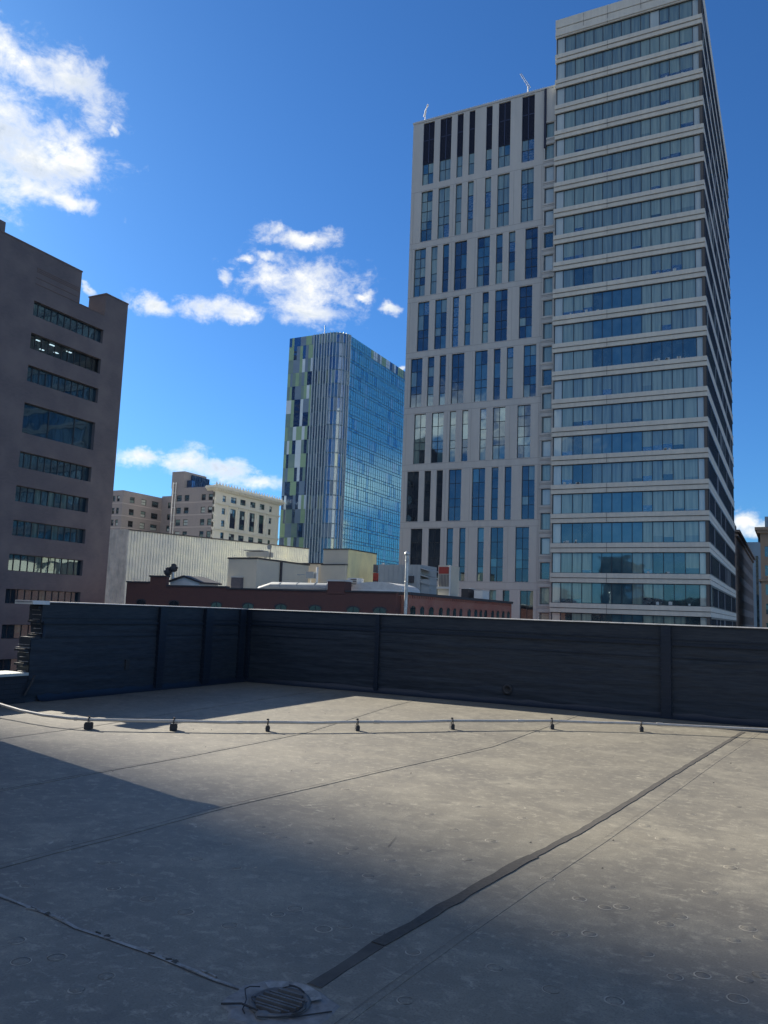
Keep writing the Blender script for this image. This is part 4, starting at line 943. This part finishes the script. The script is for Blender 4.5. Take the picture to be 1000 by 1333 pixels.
mb = MB(); mb.box(-37.5, -35.85, 87.3, 87.5, 4.72, 4.95); mb.box(-37.5, -34.3, 87.0, 90.6, 3.56, 3.86); mb.box(-35.95, -35.8, 87.35, 87.5, 3.9, 7.5); mb.build('white_rails', M['white'], ch)
for (x0, x1, y, z0, z1, w, lb) in ((-33.6, -32.7, 85.4, 3.56, 4.7, 'roofedge', 'dark low box between the cooling box and the white box'), (-31.9, -30.9, 85.0, 3.56, 4.5, 'white', 'white rooftop box near the end of the lit brick building')):
    q = thing('rooftop_box', ((x0 + x1) / 2, y, z0), lb, 'box', 'boxes on the bright brick roof')
    mb = MB(); mb.box(x0, x1, y, y + 2.2, z0, z1); mb.build('box_body', M[w], q)
    mb = MB(); mb.box(x0 - .04, x1 + .04, y - .04, y + 2.24, z1 + .002, z1 + .08); mb.build('box_lid', M['galv'], q)
ru = thing('rooftop_unit', (-57, 79, 3.2), 'flat grey ventilation unit seen above the beige penthouse', 'ventilation unit')
mb = MB(); mb.box(-58.4, -55.6, 78, 79.6, 7.75, 8.35); mb.box(-58.7, -56.4, 77.9, 79.7, 8.45, 8.56); mb.box(-58.2, -58.0, 78.2, 78.4, 3.2, 7.8); mb.box(-55.9, -55.7, 78.2, 78.4, 3.2, 7.8); mb.build('unit_body', M['grey'], ru)
di = thing('dish_mast', (-55, 78, 3.2), 'thin mast with a small dish above the beige penthouse', 'antenna')
mb = MB(); mb.tube([(-54.95, 78, 3.2), (-54.95, 78, 8.6)], .05, 6); mb.build('mast', M['roofedge'], di)
mb = MB(); mb.lathe([(0, 0), (.22, .03), (.34, .12)], (0, 0, 0), 12); mb.v = [(-54.95 + x, 77.9 - z, 8.9 + y) for x, y, z in mb.v]; mb.build('dish', M['grey'], di)

# ------------------------------------------------------------------ brown office building (left)
bo = thing('brown_office_building', (-84, 56, G0), 'tall brown brick office building with recessed ribbon windows at the left edge', 'office building')
BX = -73.7; FX = Face('B', BX)
wr = [(57.4, 67.4, 32.7, 34.4), (57.4, 67.4, 28.95, 30.75), (57.4, 67.4, 25.3, 27.1), (57.4, 67.35, 19.55, 22.9), (57.4, 67.35, 15.75, 17.5), (57.35, 67.3, 12.07, 13.78), (57.4, 67.25, 8.4, 10.08), (57.3, 67.25, 4.65, 6.45), (57.3, 67.25, 1.2, 2.75), (57.25, 67.25, -2.5, -1.0), (57.2, 67.2, -6.2, -4.6), (57.2, 67.2, -10, -8.3)]
mb = MB(); FX.wall(mb, 40, 71.0, G0, 36.2, wr, .55)
mb.quad((BX, 40, 36.2), (BX, 63.5, 36.2), (BX, 63.5, 40.15), (BX, 40, 40.15)); mb.quad((BX, 67.4, 36.2), (BX, 71, 36.2), (BX, 71, 38.95), (BX, 67.4, 38.95))
mb.box(-96, BX - 1.2, 40, 71, G0, 36.0); mb.box(-96, BX - .01, 40.0, 63.5, 36.25, 40.15); mb.box(-76.6, BX - .01, 67.4, 71, 36.1, 38.95)
for z0, z1 in ((G0, 36.2),): mb.quad((BX, 71, z0), (BX - 1.3, 71, z0), (BX - 1.3, 71, z1), (BX, 71, z1)); mb.quad((BX, 40, z0), (BX, 40, z1), (BX - 1.3, 40, z1), (BX - 1.3, 40, z0))
mb.quad((BX, 63.5, 36.2), (BX, 67.4, 36.2), (BX - 1.3, 67.4, 36.2), (BX - 1.3, 63.5, 36.2)); mb.quad((BX, 63.5, 36.2), (BX - .02, 63.5, 36.2), (BX - .02, 63.5, 40.15), (BX, 63.5, 40.15))
mb.build('brick_wall', M['brown'], bo)
mb = MB(); mb.box(-96, BX + .06, 40, 63.56, 40.152, 40.3); mb.box(-76.7, BX + .06, 67.34, 71.06, 38.952, 39.1); mb.box(-80, BX + .05, 63.58, 67.33, 36.215, 36.32); mb.build('roof_coping', M['browncap'], bo)
mb = MB(); mb.box(-75.6, BX + .03, 51.0, 53.0, 40.3, 41.4); mb.build('chimney', M['brown'], bo)
mb = MB()
for z in (36.3, 37.0, 37.7, 37.9, 38.1): FX.box(mb, 57.4, 63.45, z, z + .07, -.05, 0)
mb.build('louvre_lines', M['browncap'], bo)
RBo = random.Random(31)
for k, (a, b, z0, z1) in enumerate(wr):
    n = 11; mb = MB(); du = (b - a) / n
    for i in range(n):
        if k == 1: mi = 3
        elif k in (5, 6, 7, 8, 9) and 1 < i < 8 and RBo.random() < .4: mi = 2
        else: mi = 1
        d = .45 + RBo.uniform(0, .01)
        if k == 3: FX.quad(mb, a + i * du, a + (i + 1) * du, z0, z1, d, 1); continue
        if mi == 2 and RBo.random() < .6:
            zc = z0 + RBo.uniform(.2, .8); FX.quad(mb, a + i * du, a + (i + 1) * du, z0, zc, d, 1); FX.quad(mb, a + i * du, a + (i + 1) * du, zc, z1, d, 2)
        else: FX.quad(mb, a + i * du, a + (i + 1) * du, z0, z1, d, mi)
    for i in range(n + 1):
        if k != 3 or i % 4 == 0: FX.box(mb, a + i * du - .035, a + i * du + .035, z0, z1, .38, .5, 0)
    FX.box(mb, a, b, z1 - .06, z1, .385, .5, 0); FX.box(mb, a, b, z0, z0 + .06, .385, .5, 0)
    wn = mb.build('ribbon_window', [M['frame'], M['bg1'], M['bg2'], M['clear']], bo)
    if k == 1:
        mb = MB()
        mb.quad(FX.pt(a, z1, .5), FX.pt(b, z1, .5), FX.pt(b, z1, 1.19), FX.pt(a, z1, 1.19), 0); FX.quad(mb, a, b, z0, z1, 1.15, 0); mb.quad(FX.pt(a, z0, .5), FX.pt(b, z0, .5), FX.pt(b, z0, 1.19), FX.pt(a, z0, 1.19), 0)
        mb.build('dark_room', M['room'], wn)
        mb = MB()
        for (u, z, w) in ((57.6, 30.0, .2), (58.75, 30.42, .5), (59.35, 29.55, .55), (60.6, 30.5, .7), (61.3, 29.8, .55), (63.0, 30.45, .7)):
            FX.box(mb, u, u + w, z, z + .06, .75, .95)
        mb.build('ceiling_lamp', M['lamp'], wn)

# ------------------------------------------------------------------ buildings at the far right
def slab(name, label, x0, x1, y0, y1, z1, m_, faces, parent_extra=None):
    t = thing(name, ((x0 + x1) / 2, (y0 + y1) / 2, G0), label, 'building')
    mb = MB()
    ops = {}
    for kind in ('A', 'B'):
        pl = y0 if kind == 'A' else x1; u0, u1 = (x0, x1) if kind == 'A' else (y0, y1)
        F_ = Face(kind, pl); w, h, du, dz, zt = faces
        os_ = []; u = u0 + .8
        while u + w < u1 - .5:
            z = zt
            while z > G0 + 2: os_.append((u, u + w, z - h, z)); z -= dz
            u += du
        F_.wall(mb, u0, u1, G0, z1, os_, .25); ops[kind] = (F_, os_)
    mb.box(x0, x1 - .3, y0 + .3, y1, G0, z1 - .1); mb.build('wall', m_, t)
    mb = MB()
    for F_, os_ in ops.values():
        for (a, b, c_, d_) in os_[:200]:
            F_.quad(mb, a, b, c_, d_, .2, 1); F_.box(mb, (a + b) / 2 - .04, (a + b) / 2 + .04, c_, d_, .15, .22, 0)
    w = mb.build('windows', [M['frame'], M['gD']], t); w['kind'] = 'stuff'
    return t
t = slab('dark_stone_building', 'dark brown building with a sloping cornice line right behind the office tower', -24, -10.56, 184.5, 264, 21.4, M['darkstone'], (1.3, 2.0, 2.6, 3.6, 18.5))
mb = MB(); mb.box(-24, -9.7, 184, 264, 21.402, 21.9); mb.box(-24, -10.1, 184.2, 264, 20.6, 21.0); mb.box(-14.5, -10.8, 185.5, 192, 21.9, 23.4); mb.build('cornice', M['darkstone'], t)
t = slab('blue_grey_building', 'blue grey clad building far down the gap at the right', -17, -6, 330, 360, 33.2, M['bluegrey'], (.9, 30, 2.0, 60, 28))
mb = MB(); mb.box(-11.3, -8.3, 331, 340, 33.2, 34.6); mb.build('roof_plant', M['gt_line'], t)
t = slab('beige_corner_building', 'tall beige stone building cut by the right edge', -5.9, 8, 186.0, 215, 22.0, M['beige'], (1.5, 2.2, 3.2, 4.0, 18.5))
mb = MB(); mb.box(-6.5, 8, 185.3, 215, 21.3, 21.9); mb.box(-6.9, 8, 184.9, 215, 21.902, 22.5); mb.box(-6.3, 8, 185.6, 215, 11.2, 11.6); mb.build('cornice', M['beige'], t)
mb = MB(); mb.box(-5.0, 8, 187.5, 215, 22.5, 25.0); mb.build('attic', M['bluegrey'], t)

# ------------------------------------------------------------------ outside the frame: what shades the roof and what the glass mirrors
bh = thing('stair_bulkhead', (-13, 4, 0), 'brick stair bulkhead on the roof beyond the left edge', 'bulkhead')
mb = MB(); mb.box(-14.6, -11.5, -3, 7.38, G0, 3.42); mb.build('walls', M['redbrick'], bh)
mb = MB(); mb.box(-14.7, -11.42, -3.1, 7.44, 3.422, 3.5); mb.build('roof', M['roofedge'], bh)
def blockb(label, x0, x1, y0, y1, z1, m_):
    t = thing('city_block', ((x0 + x1) / 2, (y0 + y1) / 2, G0), label, 'building', 'buildings around the roof outside the picture')
    mb = MB(); F_ = Face('A', y0); mb.box(x0, x1, y0, y1, G0, z1); mb.build('wall', m_, t)
    mb = MB(); z = G0 + 4
    while z < z1 - 3:
        mb.box(x0 - .03, x1 + .03, y0 - .03, y1 + .03, z, z + 1.8); z += 3.8
    mb.build('window_bands', M['sideglass'], t)
blockb('tall slab far left of the roof', -285, -255, -60, 73.3, 150, M['plainwall'])
blockb('brick block behind the viewer', -48, -18, -75, -50, 9, M['redbrick'])
blockb('stone block behind the viewer', -12, 22, -95, -70, 16, M['beige'])
blockb('stone block behind and to the left', -60, -50, -100, -70, 24, M['darkstone'])
blockb('block mirrored by the glass tower', -58, -30, 262, 300, 24, M['darkstone'])
blockb('taller block mirrored by the glass tower', -40, -20, 315, 340, 46, M['beige'])

# ------------------------------------------------------------------ world: sky with clouds, plus unseen fill clouds behind the viewer
EL, AZ = rad(25.0), rad(180 - 13)      # sun seen towards (-cos13, sin13)
sd = Vector((-math.cos(rad(15)) * math.cos(EL), math.sin(rad(15)) * math.cos(EL), math.sin(EL)))
W = bpy.data.worlds.new('World'); S.world = W; W.use_nodes = True
T = W.node_tree; N = T.nodes; L = T.links
bg = N['Background']; wout = N['World Output']
sky = N.new('ShaderNodeTexSky'); sky.sky_type = 'NISHITA'; sky.sun_disc = False
sky.sun_elevation = EL; sky.sun_rotation = math.atan2(sd.x, sd.y)
sky.air_density = 1.0; sky.dust_density = .6; sky.ozone_density = 3.0; sky.altitude = 200
tint = N.new('ShaderNodeMix'); tint.data_type = 'RGBA'; tint.blend_type = 'MULTIPLY'; tint.inputs['Factor'].default_value = 1
tint.inputs[7].default_value = (.21, .44, .70, 1)
L.new(sky.outputs[0], tint.inputs[6]); L.new(tint.outputs[2], bg.inputs['Color'])
bg.inputs['Strength'].default_value = .077
tc = N.new('ShaderNodeTexCoord')
nrm = N.new('ShaderNodeVectorMath'); nrm.operation = 'NORMALIZE'; L.new(tc.outputs['Generated'], nrm.inputs[0])
sp = N.new('ShaderNodeSeparateXYZ'); L.new(nrm.outputs[0], sp.inputs[0])
def mth(op, a, b=None, c=None, clamp=False):
    n = N.new('ShaderNodeMath'); n.operation = op; n.use_clamp = clamp
    for i, v in enumerate((a, b, c)):
        if v is None: continue
        if isinstance(v, (int, float)): n.inputs[i].default_value = v
        else: L.new(v, n.inputs[i])
    return n.outputs[0]
az = mth('ARCTAN2', sp.outputs[0], sp.outputs[1]); el = mth('ARCSINE', sp.outputs[2])
uv = N.new('ShaderNodeCombineXYZ'); L.new(az, uv.inputs[0]); L.new(el, uv.inputs[1])
def noise(sc, det, rg, dist, st=(1, 1, 1), off=(0, 0, 0)):
    mp = N.new('ShaderNodeMapping'); mp.inputs['Scale'].default_value = st; mp.inputs['Location'].default_value = off
    L.new(nrm.outputs[0], mp.inputs['Vector'])
    n = N.new('ShaderNodeTexNoise'); n.inputs['Scale'].default_value = sc; n.inputs['Detail'].default_value = det
    n.inputs['Roughness'].default_value = rg; n.inputs['Distortion'].default_value = dist
    L.new(mp.outputs[0], n.inputs['Vector']); return n
# warp the angular coordinates a little so cloud outlines are ragged
wn = noise(14, 5, .6, 0)
ws = N.new('ShaderNodeVectorMath'); ws.operation = 'SUBTRACT'; L.new(wn.outputs['Color'], ws.inputs[0]); ws.inputs[1].default_value = (.5, .5, .5)
wm = N.new('ShaderNodeVectorMath'); wm.operation = 'SCALE'; L.new(ws.outputs[0], wm.inputs[0]); wm.inputs['Scale'].default_value = .05
wa_ = N.new('ShaderNodeVectorMath'); wa_.operation = 'ADD'; L.new(uv.outputs[0], wa_.inputs[0]); L.new(wm.outputs[0], wa_.inputs[1])
flat = N.new('ShaderNodeVectorMath'); flat.operation = 'MULTIPLY'; L.new(wa_.outputs[0], flat.inputs[0]); flat.inputs[1].default_value = (1, 1, 0)
CLD = [(-0.947, 0.575, 0.057, 0.022, -0.29), (-0.889, 0.561, 0.043, 0.020, -0.41), (-0.986, 0.488, 0.073, 0.055, 0.26), (-0.924, 0.488, 0.057, 0.034, -0.09), (-0.881, 0.484, 0.048, 0.020, 0.13), (-0.924, 0.449, 0.051, 0.017, 0.22), (-0.885, 0.446, 0.034, 0.008, -0.13), (-0.837, 0.53, 0.007, 0.004, -0.63), (-0.593, 0.447, 0.052, 0.012, -0.04), (-0.628, 0.455, 0.015, 0.008, 0.09), (-0.638, 0.424, 0.011, 0.007, 0.09), (-0.684, 0.397, 0.009, 0.009, 0.11), (-0.663, 0.417, 0.01, 0.005, -0.21), (-0.774, 0.353, 0.031, 0.012, -0.17), (-0.714, 0.36, 0.043, 0.014, 0.19), (-0.666, 0.359, 0.034, 0.014, 0.1), (-0.59, 0.393, 0.059, 0.025, -0.01), (-0.635, 0.402, 0.029, 0.014, 0.09), (-0.583, 0.362, 0.054, 0.013, 0.02), (-0.512, 0.391, 0.017, 0.006, -0.03), (-0.474, 0.378, 0.012, 0.005, 0.03), (-0.847, 0.359, 0.01, 0.004, -0.36), (-0.78, 0.17, 0.031, 0.012, -0.09), (-0.724, 0.175, 0.041, 0.02, 0.22), (-0.682, 0.167, 0.042, 0.021, -0.07), (-0.634, 0.155, 0.033, 0.014, -0.08), (-0.047, 0.122, 0.014, 0.014, -0.02), (-0.031, 0.109, 0.024, 0.01, -0.01), (-0.457, 0.307, 0.007, 0.004, 0.03),
       (2.2, .35, .3, .08, .1), (2.9, .62, .12, .03, -.1), (-2.75, .24, .12, .03, .1), (1.6, .25, .3, .06, 0), (1.0, .3, .16, .05, .1), (.55, .16, .12, .03, 0), (-1.5, .5, .2, .06, .3), (-1.3, .25, .12, .04, 0), (2.5, .14, .4, .04, 0),
       (2.95, .95, .6, .15, 0), (-2.95, .95, .6, .15, 0), (2.45, .55, .12, .14, .1), (-2.05, .55, .3, .28, -.1)]  # unseen cloud banks added behind the viewer as fill for shaded fronts
env = None
for ci, (u, v, ru_, rv_, ro) in enumerate(CLD):
    kf = 1.7 if ci < 7 or ci > 28 or ci in (16, 18) else 1.35
    mp = N.new('ShaderNodeMapping'); mp.vector_type = 'TEXTURE'
    mp.inputs['Location'].default_value = (u, v, 0); mp.inputs['Rotation'].default_value = (0, 0, ro); mp.inputs['Scale'].default_value = (ru_ * kf, rv_ * kf, 1)
    L.new(flat.outputs[0], mp.inputs['Vector'])
    ln = N.new('ShaderNodeVectorMath'); ln.operation = 'LENGTH'; L.new(mp.outputs[0], ln.inputs[0])
    f = mth('SUBTRACT', 1.0, ln.outputs['Value'])
    env = f if env is None else mth('SMOOTH_MAX', env, f, .12)
n1 = noise(26, 9, .62, .3, (1, 1, 1.5)); n2 = noise(75, 6, .65, .5, (1, 1, 1.3), (3, 1, 2))
e1 = mth('ADD', env, mth('MULTIPLY', mth('SUBTRACT', n1.outputs['Fac'], .5), 1.9))
e2 = mth('ADD', e1, mth('MULTIPLY', mth('SUBTRACT', n2.outputs['Fac'], .5), .7))
den = N.new('ShaderNodeMapRange'); den.interpolation_type = 'SMOOTHSTEP'; den.inputs['From Min'].default_value = .05; den.inputs['From Max'].default_value = 1.15
L.new(e2, den.inputs['Value'])
# shade: thicker middle parts turn grey, rims stay bright
n3 = noise(17, 6, .6, .4, (1, 1, 1.6), (5, 2, 1))
shd = mth('MULTIPLY', mth('SUBTRACT', n3.outputs['Fac'], .36), 4.0, clamp=True)
thick = N.new('ShaderNodeMapRange'); thick.inputs['From Min'].default_value = .45; thick.inputs['From Max'].default_value = 1.1; L.new(e2, thick.inputs['Value'])
sh = mth('MULTIPLY', shd, thick.outputs['Result'], clamp=True)
cm = N.new('ShaderNodeMix'); cm.data_type = 'RGBA'; L.new(sh, cm.inputs['Factor'])
cm.inputs[6].default_value = (1.0, .98, .90, 1); cm.inputs[7].default_value = (.50, .58, .70, 1)
bg2 = N.new('ShaderNodeBackground'); L.new(cm.outputs[2], bg2.inputs['Color']); lit = N.new('ShaderNodeMapRange'); lit.interpolation_type = 'SMOOTHSTEP'; lit.inputs['From Min'].default_value = -.45; lit.inputs['From Max'].default_value = .25
lit.inputs['To Min'].default_value = .70; lit.inputs['To Max'].default_value = .44  # clouds behind the viewer made brighter to fill the tower fronts
L.new(sp.outputs[1], lit.inputs['Value']); L.new(lit.outputs['Result'], bg2.inputs['Strength'])
mxs = N.new('ShaderNodeMixShader'); L.new(den.outputs['Result'], mxs.inputs[0]); L.new(bg.outputs[0], mxs.inputs[1]); L.new(bg2.outputs[0], mxs.inputs[2])
L.new(mxs.outputs[0], wout.inputs['Surface'])

sl = bpy.data.lights.new('sun', 'SUN'); sl.energy = 4.9; sl.angle = rad(.5); sl.color = (1, .92, .79)
so = bpy.data.objects.new('sun', sl); C.objects.link(so); so.rotation_euler = (-sd).to_track_quat('-Z', 'Y').to_euler()

# ------------------------------------------------------------------ camera
PT, RO, YA = .125733, .036614, -.474255
f = Vector((0, math.cos(PT), math.sin(PT))); u = Vector((0, -math.sin(PT), math.cos(PT))); r = Vector((1, 0, 0))
r2 = math.cos(RO) * r + math.sin(RO) * u; u2 = -math.sin(RO) * r + math.cos(RO) * u
def g(d): c_, s_ = math.cos(YA), math.sin(YA); return Vector((d.x * c_ + d.y * s_, -d.x * s_ + d.y * c_, d.z))
r2, u2, f = g(r2), g(u2), g(f)
cam = bpy.data.cameras.new('camera'); co = bpy.data.objects.new('camera', cam); C.objects.link(co)
co.matrix_world = Matrix(((r2.x, u2.x, -f.x, 0), (r2.y, u2.y, -f.y, 0), (r2.z, u2.z, -f.z, 1.62), (0, 0, 0, 1)))
cam.sensor_fit = 'HORIZONTAL'; cam.sensor_width = 36; cam.lens = 36 * 1.04186
cam.clip_start = .1; cam.clip_end = 8000
S.camera = co
S.render.resolution_x, S.render.resolution_y = 768, 1024
S.view_settings.view_transform = 'Standard'; S.view_settings.look = 'None'; S.view_settings.gamma = 1; S.view_settings.exposure = 1.47
S.render.engine = 'CYCLES'
